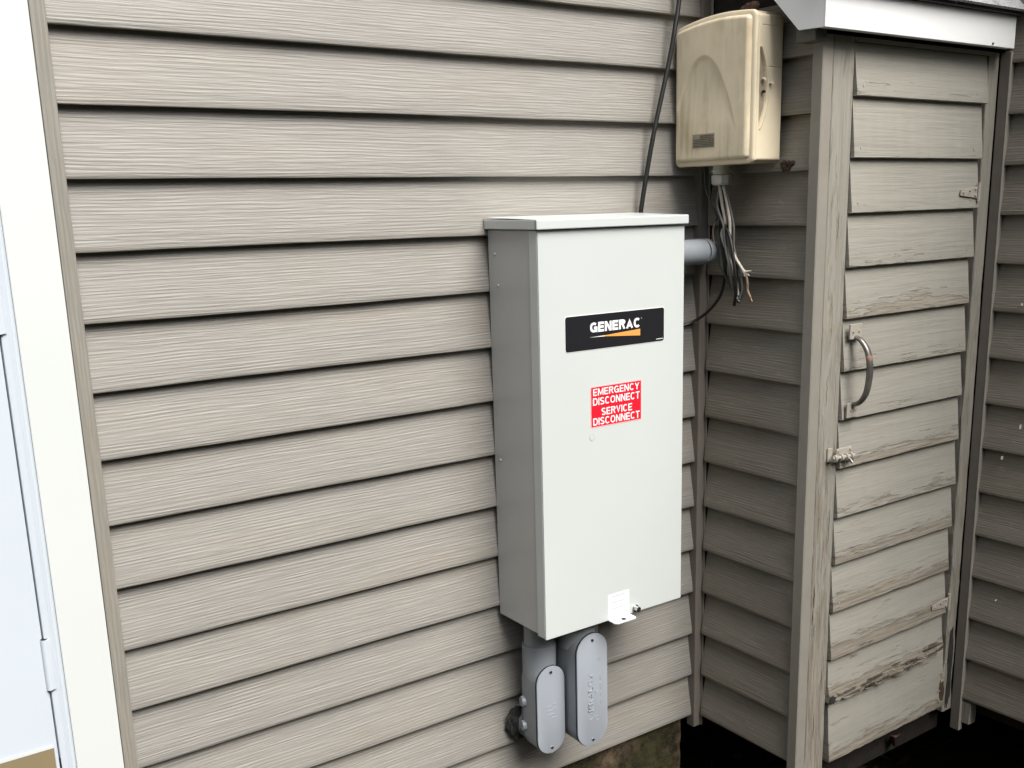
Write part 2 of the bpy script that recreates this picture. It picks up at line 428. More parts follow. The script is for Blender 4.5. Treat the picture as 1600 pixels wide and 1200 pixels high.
# door with lap boards
door = part('door', box(B(), 0.088, 0.515, -0.2875, -0.268, -0.015, 1.445), beam, closet)
zb = [1.3535, 1.242, 1.1405, 1.038, 0.9392, 0.8345, 0.7370, 0.6370, 0.5330, 0.4327, 0.3272, 0.2205, 0.1170, -0.0215]
xr = [0.519, 0.512, 0.511, 0.507, 0.502, 0.502, 0.500, 0.500, 0.502, 0.499, 0.499, 0.498, 0.500, 0.518]
wear = [0.6, 0.3, 0.35, 0.8, 1.0, 0.7, 0.6, 1.1, 0.9, 1.3, 1.4, 1.8, 2.3, 1.4]
ztop = 1.448
for i, (z, xe, wr) in enumerate(zip(zb, xr, wear)):
    top = ztop if i == 0 else zb[i-1] + 0.006
    xl = 0.0885 if i else 0.0885
    if i == 13: xl = 0.0985
    n = 90; bm = B(); loops = []; h = top - z
    rough = {11: 0.0016, 12: 0.0050, 13: 0.0020}.get(i, 0.0005)
    tilt = random.uniform(-0.0012, 0.0012)
    for k in range(n+1):
        t = k/n; x = xl + (xe-xl)*t
        e = rough*(noise.noise(Vector((x*18, i*3.3, 0))) + 0.7*noise.noise(Vector((x*70, i*3.3, 2)))) + tilt*(t-.5)
        if i == 12: e += 0.020*max(0, (t-0.70)/0.30)**0.8 - 0.004*math.sin(t*math.pi) + 0.004
        if i == 13: e += 0.0
        fy = rough*0.9*noise.noise(Vector((x*40, i, 7)))
        yb = -0.3075 - (0.0015 if i in (11, 12) else 0) + fy
        th = 0.012 if i != 12 else 0.016
        cup = 0.0006*noise.noise(Vector((x*3, i*5.1, 1)))
        pr = [(yb+th, 0.0+e), (yb+0.0012, 0.0+e), (yb, 0.0013+e), (yb+0.0004, 0.012+e*0.5), (yb*0.62 - 0.2965*0.38 + cup, h*0.4), (yb*0.3 - 0.2965*0.7 + cup, h*0.72), (-0.2960, h)]
        loops.append([bm.verts.new((x + (random.uniform(-1, 1)*rough*0.5 if k in (0, n) else 0), y, z + zz)) for y, zz in pr])
    for a, b in zip(loops, loops[1:]):
        for q in range(len(a)-1): bm.faces.new((a[q], b[q], b[q+1], a[q+1]))
    for lp in (loops[0], loops[-1]):
        bk = [bm.verts.new((v.co.x, -0.285, v.co.z)) for v in (lp[1], lp[-1])]
        bm.faces.new(list(lp[1:]) + [bk[1], bk[0]])
    lab = {12: 'rotten splintered board near the bottom of the door', 13: 'lowest door board with chewed right edge'}.get(i)
    o = part('board', bm, door_paint, door, origin=(0.3, -0.30, z), label=lab, smooth=True); o.color = (wr, 0, 0, 1)

# splinters and a chewed patch on the two lowest boards
bm = B()
for k in range(46):
    x = random.uniform(0.095, 0.43); zz = 0.118 + 0.020*random.random() + (0.004 if x > 0.4 else 0)
    l = random.uniform(0.008, 0.035); y = -0.3095
    prism(bm, [(x, y, zz), (x+l*0.5, y-0.0008, zz+0.0014), (x+l, y, zz+random.uniform(-.001, .002)), (x+l*0.5, y-0.001, zz-0.0010)], (0, 0.003, 0))
sp = part('splinters', bm, jamb_paint, door, origin=(0.3, -0.30, 0.12)); sp['kind'] = 'stuff'; sp.color = (1.6, 0, 0, 1)
bm = B()
pts = []
for a in range(22):
    t = a/22*2*math.pi; r = 1 + 0.35*noise.noise(Vector((math.cos(t)*1.7, math.sin(t)*1.7, 4)))
    pts.append((0.5085 + 0.0085*r*math.cos(t), -0.3072, 0.018 + 0.030*r*math.sin(t)))
prism(bm, pts, (0, 0.004, 0)); part('rot_patch', bm, mud, door)
bm = B()
for k in range(16):
    x = 0.49 + 0.026*random.random(); z = -0.005 + 0.10*random.random(); r = random.uniform(0.0012, 0.003)
    bmesh.ops.create_icosphere(bm, subdivisions=1, radius=r, matrix=Matrix.Translation((x, -0.3080, z)))
sp = part('lichen_specks', bm, flat('lichen', (0.30, 0.29, 0.13), 0.9, var=0.4, sc=200), door); sp['kind'] = 'stuff'

# door pull
gp = smoothline([(0.112, -0.311, 0.903), (0.113, -0.326, 0.896), (0.114, -0.340, 0.878), (0.114, -0.347, 0.852), (0.114, -0.347, 0.822), (0.113, -0.342, 0.793), (0.112, -0.329, 0.774), (0.112, -0.3125, 0.768)], 6)
bm = rings(B(), gp, [0.0042 + 0.0016*math.sin(math.pi*i/(len(gp)-1)) for i in range(len(gp))], 14)
for v in bm.verts: v.co.x = 0.113 + (v.co.x - 0.113)*1.35
grip_ = part('pull_handle', bm, grip_m, door, smooth=True)
bm = rings(B(), gp[14:18], [0.0052, 0.0061, 0.0061, 0.0052], 14)
for v in bm.verts: v.co.x = 0.113 + (v.co.x - 0.113)*1.35
part('red_paint_scuff', bm, flat('red_scuff', (0.25, 0.14, 0.105), 0.5, var=0.3, sc=300), grip_, smooth=True)
for z0, z1, yy in ((0.899, 0.9285, -0.3135), (0.742, 0.7715, -0.3145)):
    bm = B(); box(bm, 0.094, 0.130, yy, yy+0.004, z0, z1, 0.0008); part('handle_plate', bm, metal_painted, door)
for (x, z) in ((0.103, 0.914), (0.121, 0.914), (0.105, 0.757), (0.119, 0.757)):
    part('screw_head', rings(B(), [(x, -0.3125, z), (x, -0.3158, z)], [0.0028, 0.0020], 10), metal_painted, door)
# slide bolt
bm = B(); box(bm, 0.0700, 0.1180, -0.3125, -0.3095, 0.6550, 0.6820, 0.0008)
bolt = part('slide_bolt', bm, metal_painted, door)
bm = B(); box(bm, 0.0540, 0.0680, -0.3040, -0.3005, 0.6560, 0.6840, 0.0008); part('bolt_catch', bm, metal_painted, closet)
part('bolt_rod', rings(B(), [(0.052, -0.3165, 0.667), (0.1200, -0.3165, 0.663)], 0.0040, 12), metal_painted, bolt, smooth=True)
for x in (0.059, 0.079, 0.095, 0.110):
    part('bolt_keeper', rings(B(), [(x-0.003, -0.3165, 0.6665-0.06*(x-0.052)), (x+0.003, -0.3165, 0.666-0.06*(x-0.052))], 0.0072, 12), metal_painted, bolt, smooth=True)
part('bolt_knob', rings(B(), [(0.101, -0.318, 0.662), (0.103, -0.327, 0.652)], 0.003, 10), rust, bolt, smooth=True)
for x in (0.075, 0.112): part('screw_head', rings(B(), [(x, -0.3125, 0.677), (x, -0.315, 0.677)], 0.0028, 8), metal_painted, bolt)
# hinges
for zc in (1.1735, 0.249):
    bm = B()
    y = -0.3095 if zc > 1 else -0.3110
    pts = [(0.4400, y, zc-0.006), (0.5000, y, zc-0.012), (0.5000, y, zc+0.012), (0.4400, y, zc+0.006)]
    prism(bm, pts, (0, 0.002, 0), 0.0006)
    hg = part('strap_hinge', bm, metal_painted, door)
    bm = B(); rings(bm, [(0.5035, y-0.001, zc-0.018), (0.5035, y-0.001, zc+0.020)], 0.0036, 10)
    part('hinge_pin', bm, metal_painted, hg, smooth=True)
    for x, dz in ((0.449, 0.0), (0.472, 0.004), (0.492, -0.006), (0.492, 0.007)):
        part('screw_head', rings(B(), [(x, y-0.0005, zc+dz), (x, y-0.0028, zc+dz)], [0.0026, 0.0018], 10), metal_painted, door, smooth=True)
bm = B()
pts = []
for k in range(40):
    t = k/40*2*math.pi; rr = 1 + 0.5*noise.noise(Vector((math.cos(t)*2.2, math.sin(t)*2.2, 9)))
    pts.append((0.546 + 0.010*rr*math.cos(t), F-0.0002, 0.070 + 0.105*rr*math.sin(t)))
prism(bm, pts, (0, 0.0008, 0)); part('rotten_patch', bm, putty, closet)
bm = B(); pts = []
for k in range(24):
    t = k/24*2*math.pi; rr = 1 + 0.6*noise.noise(Vector((math.cos(t)*2, math.sin(t)*2, 2)))
    pts.append((0.0985 + 0.009*rr*math.cos(t), -0.3105, 0.1275 + 0.0085*rr*math.sin(t)))
prism(bm, pts, (0, 0.003, 0)); part('rot_hole', bm, putty, door)
bm = B()
for k in range(26):
    x = 0.10 + 0.38*random.random()**0.9; l = random.uniform(0.020, 0.070); hh = random.uniform(0.0003, 0.0010); zz = random.uniform(0.1200, 0.1480) + (0.010 if x > 0.40 else 0); l = min(l, 0.492-x)
    pts = [(x + l*q_, -0.3112, zz + hh*math.sin(math.pi*q_)*random.uniform(0.5, 1.2) + 0.002*noise.noise(Vector((x*60+q_*3, k, 0)))) for q_ in (0, .2, .45, .7, .9)] + [(x+l, -0.3112, zz), (x+l*.6, -0.3112, zz-hh), (x+l*.3, -0.3112, zz-hh*.7)]
    prism(bm, pts, (0, 0.0035, 0))
sp = part('rot_cracks', bm, flat('rotten_wood', (0.075, 0.06, 0.045), 0.9, var=0.6, sc=120), door); sp['kind'] = 'stuff'
# split running down the left jamb
bm = B()
for a, (xx, zz, hh, ww) in enumerate([(0.0345, 0.375, 0.050, 0.0030), (0.0325, 0.330, 0.036, 0.0022), (0.0385, 0.300, 0.03, 0.0012), (0.060, 1.12, 0.05, 0.0010), (0.072, 0.52, 0.07, 0.0010), (0.047, 0.80, 0.06, 0.0009), (0.070, 0.18, 0.05, 0.0014), (0.05, 0.08, 0.06, 0.0016)]):
    pts = [(xx + ww*0.5*(1 if k < 6 else -1)*math.sin(math.pi*((k % 6)+.5)/6)*(1+0.5*noise.noise(Vector((k, a, 3)))) , F-0.0004, zz + hh*(((k if k < 6 else 11-k))/5-0.5)) for k in range(12)]
    pts = [(xx + (1 if k < 6 else -1)*ww*0.5*math.sin(math.pi*((k if k < 6 else 11-k)+.3)/5.6) + 0.0012*math.sin(3*(k if k < 6 else 11-k)+a), F-0.0004, zz + hh*((k if k < 6 else 11-k)/5-0.5)) for k in range(12)]
    prism(bm, pts, (0, 0.0003, 0))
sp = part('wood_splits', bm, beam, closet); sp['kind'] = 'stuff'
# little nail heads in the boards
bm = B()
for i, z in enumerate(zb[:-1]):
    for x in (0.108, 0.480):
        if random.random() < 0.75:
            rings(bm, [(x, -0.306, z+0.018), (x, -0.3076, z+0.018)], 0.0022, 8)
nl = part('nail_heads', bm, metal_painted, door); nl['kind'] = 'stuff'

# white fascia, raked end and roof
RY, FZ0, FZ1 = -0.340, 1.459, 1.522
bm = B(); box(bm, -0.049, 0.546, RY, RY+0.004, FZ0, FZ1, 0.0010)
fas = part('fascia', bm, white_alu, closet)
part('fascia_screw', rings(B(), [(0.466, RY-0.0022, 1.4640), (0.466, RY+0.0005, 1.4640)], 0.0022, 8), soffit_dark, fas)
bm = B(); box(bm, -0.0485, 0.545, RY+0.0045, RY+0.020, FZ0+0.0012, FZ0+0.0030); part('fascia_lip', bm, white_alu, fas)
end = [(-0.049, RY+0.0045, FZ0), (-0.049, -0.281, FZ0+0.002), (-0.049, 0.0, FZ0+0.283), (-0.049, 0.0, FZ0+0.345), (-0.049, RY+0.0045, FZ1)]
bm = prism(B(), end, (0.004, 0, 0), 0.0006); part('rake_board', bm, white_alu, closet)
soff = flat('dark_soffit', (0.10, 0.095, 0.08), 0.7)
bm = B()
prism(bm, [(-0.0445, RY+0.02, FZ0+0.006), (-0.0445, -0.283, FZ0+0.008), (-0.0445, 0.0, FZ0+0.293), (-0.0445, 0.0, FZ0+0.33), (-0.0445, RY+0.02, FZ0+0.03)], (0.62, 0, 0))
part('soffit', bm, soff, closet)
bm = B(); box(bm, -0.040, -0.008, -0.312, -0.268, 1.441, 1.4640, 0.002); part('soffit_block', bm, soff, closet)
bm = B(); box(bm, -0.056, 0.552, RY-0.012, RY+0.03, FZ1+0.0005, FZ1+0.0065, 0.001); part('drip_edge', bm, black_gap, closet)
# roof deck slope 45 degrees
bm = prism(B(), [(-0.056, RY-0.010, FZ1+0.0070), (-0.056, 0.0, FZ1+0.357), (-0.056, 0.0, FZ1+0.349), (-0.056, RY+0.01, FZ1+0.0070)], (0.608, 0, 0))
roof = part('roof', bm, black_gap, closet)
sh = None
for r in range(5):
    for c in range(5):
        x0 = -0.060 + c*0.126 - (0.063 if r % 2 else 0)
        x0c = max(x0, -0.060); x1c = min(x0 + 0.123, 0.556)
        if r % 2 and c == 4: x1c = 0.556
        if x1c - x0c < 0.02: continue
        yA = RY - 0.018 + r*0.075; zA = FZ1 + 0.0010 + r*0.075
        q = 0.0042
        bm = prism(B(), [(x0c, yA, zA+q), (x1c, yA, zA+q), (x1c, yA+0.085, zA+q+0.080), (x0c, yA+0.085, zA+q+0.080)], (0, -0.0035, 0.0035))
        part('shingle', bm, shingle_m, roof)

# ---------------------------------------------------------------- right-hand wall
swall = thing('side_wall', 'shaded taupe siding wall at the right edge beside the closet door', 'wall', (0.57, -0.9, 0))
RP = 0.10336
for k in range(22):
    lay(swall, 'siding_board', 0.569, -0.3030, -0.0134 + k*RP, 1.9, RP, k + 200, vinyl_dirty_shaded, rot=-math.pi/2, wav=0.8)
bm = B(); box(bm, 0.585, 0.62, -2.2, 0.014, 0.0, 2.25); part('sheathing', bm, beam, swall)
bm = B(); box(bm, 0.6205, 3.0, -2.2, 0.10, -0.06, 0.0); box(bm, 3.0, 3.1, -2.2, 4.1, -0.5, 2.3); box(bm, 0.62, 3.0, -2.25, -2.2, -0.5, 2.3); part('floor_deck', bm, beam, swall)
bm = B()
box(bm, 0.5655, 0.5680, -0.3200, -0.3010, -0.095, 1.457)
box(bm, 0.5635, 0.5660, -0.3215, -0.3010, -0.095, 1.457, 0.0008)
part('corner_post', bm, post_vinyl_shaded, swall)
bm = B(); box(bm, 0.5632, 0.5790, -0.3242, -0.3220, -0.095, 1.457, 0.0008); part('post_lip', bm, trim_vinyl, swall)
bm = B(); box(bm, 0.572, 0.60, -0.345, -0.310, -0.075, -0.020, 0.002); part('sill_block', bm, jamb_paint, swall)

# ---------------------------------------------------------------- white storm door at the left edge
ed = thing('storm_door', 'white storm door with tan kick plate at the left edge', 'door', (-1.78, 0, 0.0))
bm = B(); box(bm, -1.3260, -1.2590, -0.0120, 0.030, -0.02, 2.24, 0.0015); part('casing', bm, white_trim, ed)
bm = B(); box(bm, -2.3100, -2.2400, -0.0120, 0.030, -0.02, 2.24, 0.0015); part('casing', bm, white_trim, ed)
bm = B(); box(bm, -2.2395, -1.3265, -0.0120, 0.030, 2.14, 2.24, 0.0015); part('casing', bm, white_trim, ed)
bm = B()
prof = [(-1.3265, 0.0), (-1.3265, -0.010), (-1.3290, -0.0125), (-1.3320, -0.0125), (-1.3335, -0.0140), (-1.3365, -0.0155), (-1.3400, -0.0140), (-1.3440, -0.0150), (-1.3470, -0.0140), (-1.3478, -0.010), (-1.3478, 0.0)]
prism(bm, [(x, y, -0.02) for x, y in prof], (0, 0, 2.155))
part('door_frame', bm, white_door, ed, smooth=True)
bm = B(); box(bm, -2.2390, -1.3260, 0.004, 0.034, -0.02, 2.14); part('gasket', bm, black_gap, ed)
bm = B(); box(bm, -2.2350, -1.3492, -0.0125, 0.0030, 0.02, 2.13, 0.0022); leaf = part('door_leaf', bm, white_door, ed)
for z0, z1 in ((0.4850, 0.5650), (1.0150, 1.0950), (1.86, 1.937)):
    bm = rings(B(), [(-1.3475, -0.0125, z0), (-1.3475, -0.0125, z1)], 0.0052, 16)
    hn = part('hinge', bm, white_door, ed, smooth=True)
    for zz in (z0-0.0012, z1+0.0002):
        part('hinge_gap', rings(B(), [(-1.3472, -0.0127, zz), (-1.3472, -0.0127, zz+0.0010)], 0.0050, 16), black_gap, hn)
    bm = B(); box(bm, -1.3462, -1.3400, -0.0172, -0.0150, z0, z1, 0.0009); part('hinge_leaf', bm, white_door, hn)
bm = B(); box(bm, -2.2290, -1.3545, -0.0150, -0.0128, 0.03, 0.396, 0.0008); part('kick_plate', bm, kick, leaf)
bm = B(); box(bm, -2.2290, -1.3545, -0.0156, -0.0151, 0.3925, 0.3965); part('plate_edge', bm, white_trim, leaf)
bm = B(); box(bm, -1.3490, -1.3473, -0.0128, 0.002, -0.02, 0.372); part('gasket', bm, black_gap, ed)

# ---------------------------------------------------------------- text
def arc(cx, cy, rx, ry, a0, a1, n=12):
    return [(cx + rx*math.copysign(abs(math.cos(math.radians(a)))**0.86, math.cos(math.radians(a))), cy + ry*math.copysign(abs(math.sin(math.radians(a)))**0.86, math.sin(math.radians(a)))) for a in [a0 + (a1-a0)*k/n for k in range(n+1)]]
def glyph(ch, t):
    """centre-line strokes of a plain grotesque capital: width W, height 1, stroke t"""
    h = t/2; W = {'I': t, 'M': 0.86, 'N': 0.72, 'O': 0.78, 'G': 0.76, 'C': 0.74, 'D': 0.72, 'E': 0.62, 'S': 0.68, 'V': 0.70, 'Y': 0.70, 'A': 0.76, 'T': 0.64, 'R': 0.70, 'K': 0.70, 'L': 0.56}[ch]
    if t > 0.2: W *= 1.18
    x0, x1, y0, y1, m = h, W-h, h, 1-h, W/2; c = 0.5
    G = {
     'I': [[(h, 0), (h, 1)]],
     'E': [[(x0, 0), (x0, 1)], [(x0, y1), (W, y1)], [(x0, c), (W*0.93, c)], [(x0, y0), (W, y0)]],
     'L': [[(x0, 0), (x0, 1)], [(x0, y0), (W, y0)]],
     'T': [[(0, y1), (W, y1)], [(m, y1), (m, 0)]],
     'N': [[(x0, 0), (x0, 1)], [(x0+h*0.3, 1-h*0.4), (x1-h*0.3, h*0.4)], [(x1, 0), (x1, 1)]],
     'M': [[(x0, 0), (x0, 1)], [(x0+h*0.3, 1-h*0.3), (m, 0.06), (x1-h*0.3, 1-h*0.3)], [(x1, 0), (x1, 1)]],
     'V': [[(x0*0.9, 1), (m, 0.05), (W-x0*0.9, 1)]],
     'Y': [[(x0*0.9, 1), (m, 0.43), (W-x0*0.9, 1)], [(m, 0.46), (m, 0)]],
     'A': [[(x0*0.9, 0), (m, 0.95), (W-x0*0.9, 0)], [(W*0.20, 0.30), (W*0.80, 0.30)]],
     'O': [arc(m, c, m-h, c-h, 0, 360, 24)],
     'C': [arc(m, c, m-h, c-h, 42, 318, 20)],
     'G': [arc(m, c, m-h, c-h, 42, 340, 20), [(m*1.05, 0.46), (x1+h*0.9, 0.46)], [(x1, 0.50), (x1, 0.02)]],
     'D': [[(x0, 0), (x0, 1)], [(x0, y1), (m, y1)] + arc(m, c, m-h, c-h, 90, -90, 14) + [(x0, y0)]],
     'R': [[(x0, 0), (x0, 1)], [(x0, y1), (m, y1)] + arc(m, 0.735, m-h, 0.265-h, 90, -90, 10) + [(x0, 0.47+h)], [(m*1.05, 0.47+h), (x1, 0.0)]],
     'K': [[(x0, 0), (x0, 1)], [(x1, 1), (x0+h, 0.42)], [(x0+W*0.22, 0.52), (x1+h*0.2, 0)]],
     'S': [arc(m, 0.735, m-h, 0.265-h, 25, 270, 12)[:-1] + arc(m, 0.27, m-h, 0.27-h, 90, -155, 12)],
    }[ch]
    return W, G
def ribbon(bm, pts, t, f):
    n = len(pts); L_, R_ = [], []
    closed = math.hypot(pts[0][0]-pts[-1][0], pts[0][1]-pts[-1][1]) < 1e-6
    for i, p in enumerate(pts):
        a = pts[i-1] if i else (pts[-2] if closed else None); b = pts[i+1] if i < n-1 else (pts[1] if closed else None)
        d1 = (p[0]-a[0], p[1]-a[1]) if a else (b[0]-p[0], b[1]-p[1]); d2 = (b[0]-p[0], b[1]-p[1]) if b else d1
        l1 = math.hypot(*d1) or 1; l2 = math.hypot(*d2) or 1
        n1 = (-d1[1]/l1, d1[0]/l1); n2 = (-d2[1]/l2, d2[0]/l2); nx, ny = n1[0]+n2[0], n1[1]+n2[1]; q = math.hypot(nx, ny) or 1; nx /= q; ny /= q
        k = t/2/max(0.35, nx*n1[0]+ny*n1[1])
        L_.append(bm.verts.new(f(p[0]+nx*k, p[1]+ny*k))); R_.append(bm.verts.new(f(p[0]-nx*k, p[1]-ny*k)))
    for i in range(n-1): bm.faces.new((L_[i], L_[i+1], R_[i+1], R_[i]))
def text_bm(s, x0, x1, z0, z1, y, t=0.17, rot=0, gap=0.13):
    """flat printed capitals filling the given rectangle of a plane facing -y"""
    bm = B(); xs = 0; items = []
    for ch in s:
        W_, G_ = glyph(ch, t); items.append((xs, G_)); xs += W_ + gap
    tot = xs - gap; lay_ = 0
    for ox, G_ in items:
        for st_ in G_:
            lay_ = (lay_ + 1) % 4
            yy = y - 0.00003*lay_
            def f(px, py, ox=ox, yy=yy):
                u = (ox+px)/tot; v = min(1, max(0, py))
                if rot: return (x1 - (x1-x0)*v, yy, z0 + (z1-z0)*u)
                return (x0 + (x1-x0)*u, yy, z0 + (z1-z0)*v)
            ribbon(bm, st_, t, f)
    return bm

# ---------------------------------------------------------------- electrical cabinet
BX0, BX1, BZ0, BZ1, BF = -0.5390, -0.2005, 0.3885, 1.1290, -0.1550
eb = thing('transfer_switch_cabinet', 'tall light grey metal electrical cabinet with black nameplate and red label', 'electrical box', (-0.37, 0, BZ0))
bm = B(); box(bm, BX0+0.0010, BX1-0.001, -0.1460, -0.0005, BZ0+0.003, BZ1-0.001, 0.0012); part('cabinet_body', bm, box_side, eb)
# front cover folds round the sides
bm = B()
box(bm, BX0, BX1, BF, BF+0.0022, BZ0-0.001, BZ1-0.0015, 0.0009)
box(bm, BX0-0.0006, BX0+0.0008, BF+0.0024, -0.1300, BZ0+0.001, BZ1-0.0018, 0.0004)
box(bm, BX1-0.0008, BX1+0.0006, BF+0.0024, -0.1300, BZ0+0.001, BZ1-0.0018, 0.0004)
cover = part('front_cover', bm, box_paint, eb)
# lid
bm = B(); box(bm, -0.5455, -0.1965, -0.1625, -0.0005, BZ1+0.0003, BZ1+0.0165, 0.0016)
prism(bm, [(-0.5450, -0.1610, BZ1+0.0162), (-0.1970, -0.1610, BZ1+0.0162), (-0.1970, -0.0006, BZ1+0.0205), (-0.5450, -0.0006, BZ1+0.0205)], (0, 0, 0.0006))
lid = part('lid', bm, box_paint, eb)
bm = B(); box(bm, -0.5458, -0.5453, -0.1600, -0.1570, BZ1+0.001, BZ1+0.0155); part('lid_seam', bm, ink, lid)
# nameplate
def rrect(x0, x1, z0, z1, y, r, n=6):
    pts = []
    for cx, cz, a0 in ((x1-r, z1-r, 0), (x0+r, z1-r, 90), (x0+r, z0+r, 180), (x1-r, z0+r, 270)):
        for i in range(n+1):
            a = math.radians(a0 + 90*i/n); pts.append((cx + r*math.cos(a), y, cz + r*math.sin(a)))
    return pts
bm = prism(B(), rrect(-0.4850, -0.2505, 0.9150, 0.9790, BF-0.0004, 0.005), (0, 0.0004, 0)); part('nameplate_edge', bm, letter_white, eb)
bm = prism(B(), rrect(-0.4840, -0.2515, 0.9160, 0.9780, BF-0.0008, 0.0045), (0, 0.0006, 0)); plate = part('nameplate', bm, black_vinyl, eb)
part('lettering', text_bm('GENERAC', -0.4290, -0.3105, 0.9462, 0.9640, BF-0.0012, t=0.25, gap=0.09), letter_white, plate)
bm = B(); w = bm.verts.new
bm.faces.new([w((-0.3950, BF-0.0012, 0.9370)), w((-0.3110, BF-0.0012, 0.9310)), w((-0.3110, BF-0.0012, 0.9432)), w((-0.3950, BF-0.0012, 0.9389))])
part('swoosh', bm, orange, plate)
bm = B(); w = bm.verts.new
bm.faces.new([w((-0.4310, BF-0.0012, 0.9380)), w((-0.3952, BF-0.0012, 0.9370)), w((-0.3952, BF-0.0012, 0.9389))])
part('swoosh_tip', bm, letter_white, plate)
bm = B()
for k in range(8): box(bm, -0.2715 + k*0.0022, -0.2700 + k*0.0022, BF-0.0011, BF-0.0009, 0.9195, 0.9210)
part('fine_print', bm, letter_white, plate)
bm = B(); rings(bm, [(-0.3080, BF-0.0008, 0.9625), (-0.3080, BF-0.0011, 0.9625)], 0.0007, 8); part('trademark_dot', bm, letter_white, plate)
# red label
bm = prism(B(), rrect(-0.4292, -0.3070, 0.7722, 0.8480, BF-0.0004, 0.001), (0, 0.0004, 0)); part('warning_label_edge', bm, pink, eb)
bm = prism(B(), rrect(-0.4275, -0.3087, 0.7738, 0.8464, BF-0.0007, 0.001), (0, 0.0005, 0)); wl = part('warning_label', bm, red, eb)
for s, a, b, z, zt in (('EMERGENCY', -0.4235, -0.3135, 0.8309, 0.8438), ('DISCONNECT', -0.4240, -0.3125, 0.8132, 0.8268), ('SERVICE', -0.4045, -0.3310, 0.7930, 0.8066), ('DISCONNECT', -0.4240, -0.3125, 0.7762, 0.7898)):
    part('lettering', text_bm(s, a, b, z, zt, BF-0.0011, t=0.165, gap=0.11), letter_white, wl)
# knockout dimple
bm = rings(B(), [(-0.4262, BF+0.001, 0.7545), (-0.4262, BF-0.0004, 0.7545)], [0.0058, 0.0050], 24)
part('knockout', bm, box_paint, eb, smooth=True)
bm = rings(B(), [(-0.4262, BF-0.0002, 0.7545), (-0.4262, BF-0.0003, 0.7545)], [0.0064, 0.0064], 24, True)
part('knockout_ring', bm, ink if False else box_side, eb)
# white info sticker
bm = prism(B(), rrect(-0.3915, -0.3385, 0.3905, 0.4395, BF-0.0004, 0.0008), (0, 0.0004, 0)); st = part('info_sticker', bm, paper, eb)
bm = B()
z = 0.4345
for row in range(13):
    wdt = random.uniform(0.010, 0.020) if row in (0, 4, 8) else random.uniform(0.014, 0.021)
    hh = 0.0010 if row in (0, 4, 8) else 0.0004
    x = -0.365 - wdt
    while x < -0.365 + wdt:
        l = random.uniform(0.002, 0.005); box(bm, x, min(x+l, -0.365+wdt), BF-0.0006, BF-0.00045, z-hh, z); x += l + 0.0009
    z -= 0.0031
part('fine_print', bm, ink, st)
# padlock tab and screw
bm = B(); prism(bm, [(-0.3905, BF-0.0002, 0.3886), (-0.3360, BF-0.0002, 0.3886), (-0.3360, BF-0.018, 0.3880), (-0.3400, BF-0.023, 0.3878), (-0.3850, BF-0.023, 0.3878), (-0.3905, BF-0.017, 0.3880)], (0, 0, -0.0022), 0.0004)
tab = part('padlock_tab', bm, box_paint, eb)
bm = B()
rings(bm, [(-0.3630, BF-0.013, 0.3884), (-0.3630, BF-0.013, 0.3890)], 0.0045, 16); part('tab_hole', bm, black_gap, tab)
bm = B()
rings(bm, [(-0.3225, BF-0.0003, 0.3965), (-0.3225, BF-0.0025, 0.3965)], 0.0075, 16)
rings(bm, [(-0.3225, BF-0.0025, 0.3965), (-0.3225, BF-0.0110, 0.3965)], [0.0058, 0.0054], 16)
scr = part('cover_screw', bm, steel, eb, smooth=True)
bm = B(); rings(bm, [(-0.3225, BF-0.0109, 0.3965), (-0.3225, BF-0.0113, 0.3965)], 0.0028, 6); part('screw_socket', bm, black_gap, scr)
# rivets and small dents on the left side
for (y, z) in ((-0.022, 1.085), (-0.020, 0.705), (-0.030, 1.030)):
    part('side_rivet', rings(B(), [(BX0+0.0010, y, z), (BX0-0.0008, y, z)], [0.0030, 0.0018], 10), box_side, eb, smooth=True)

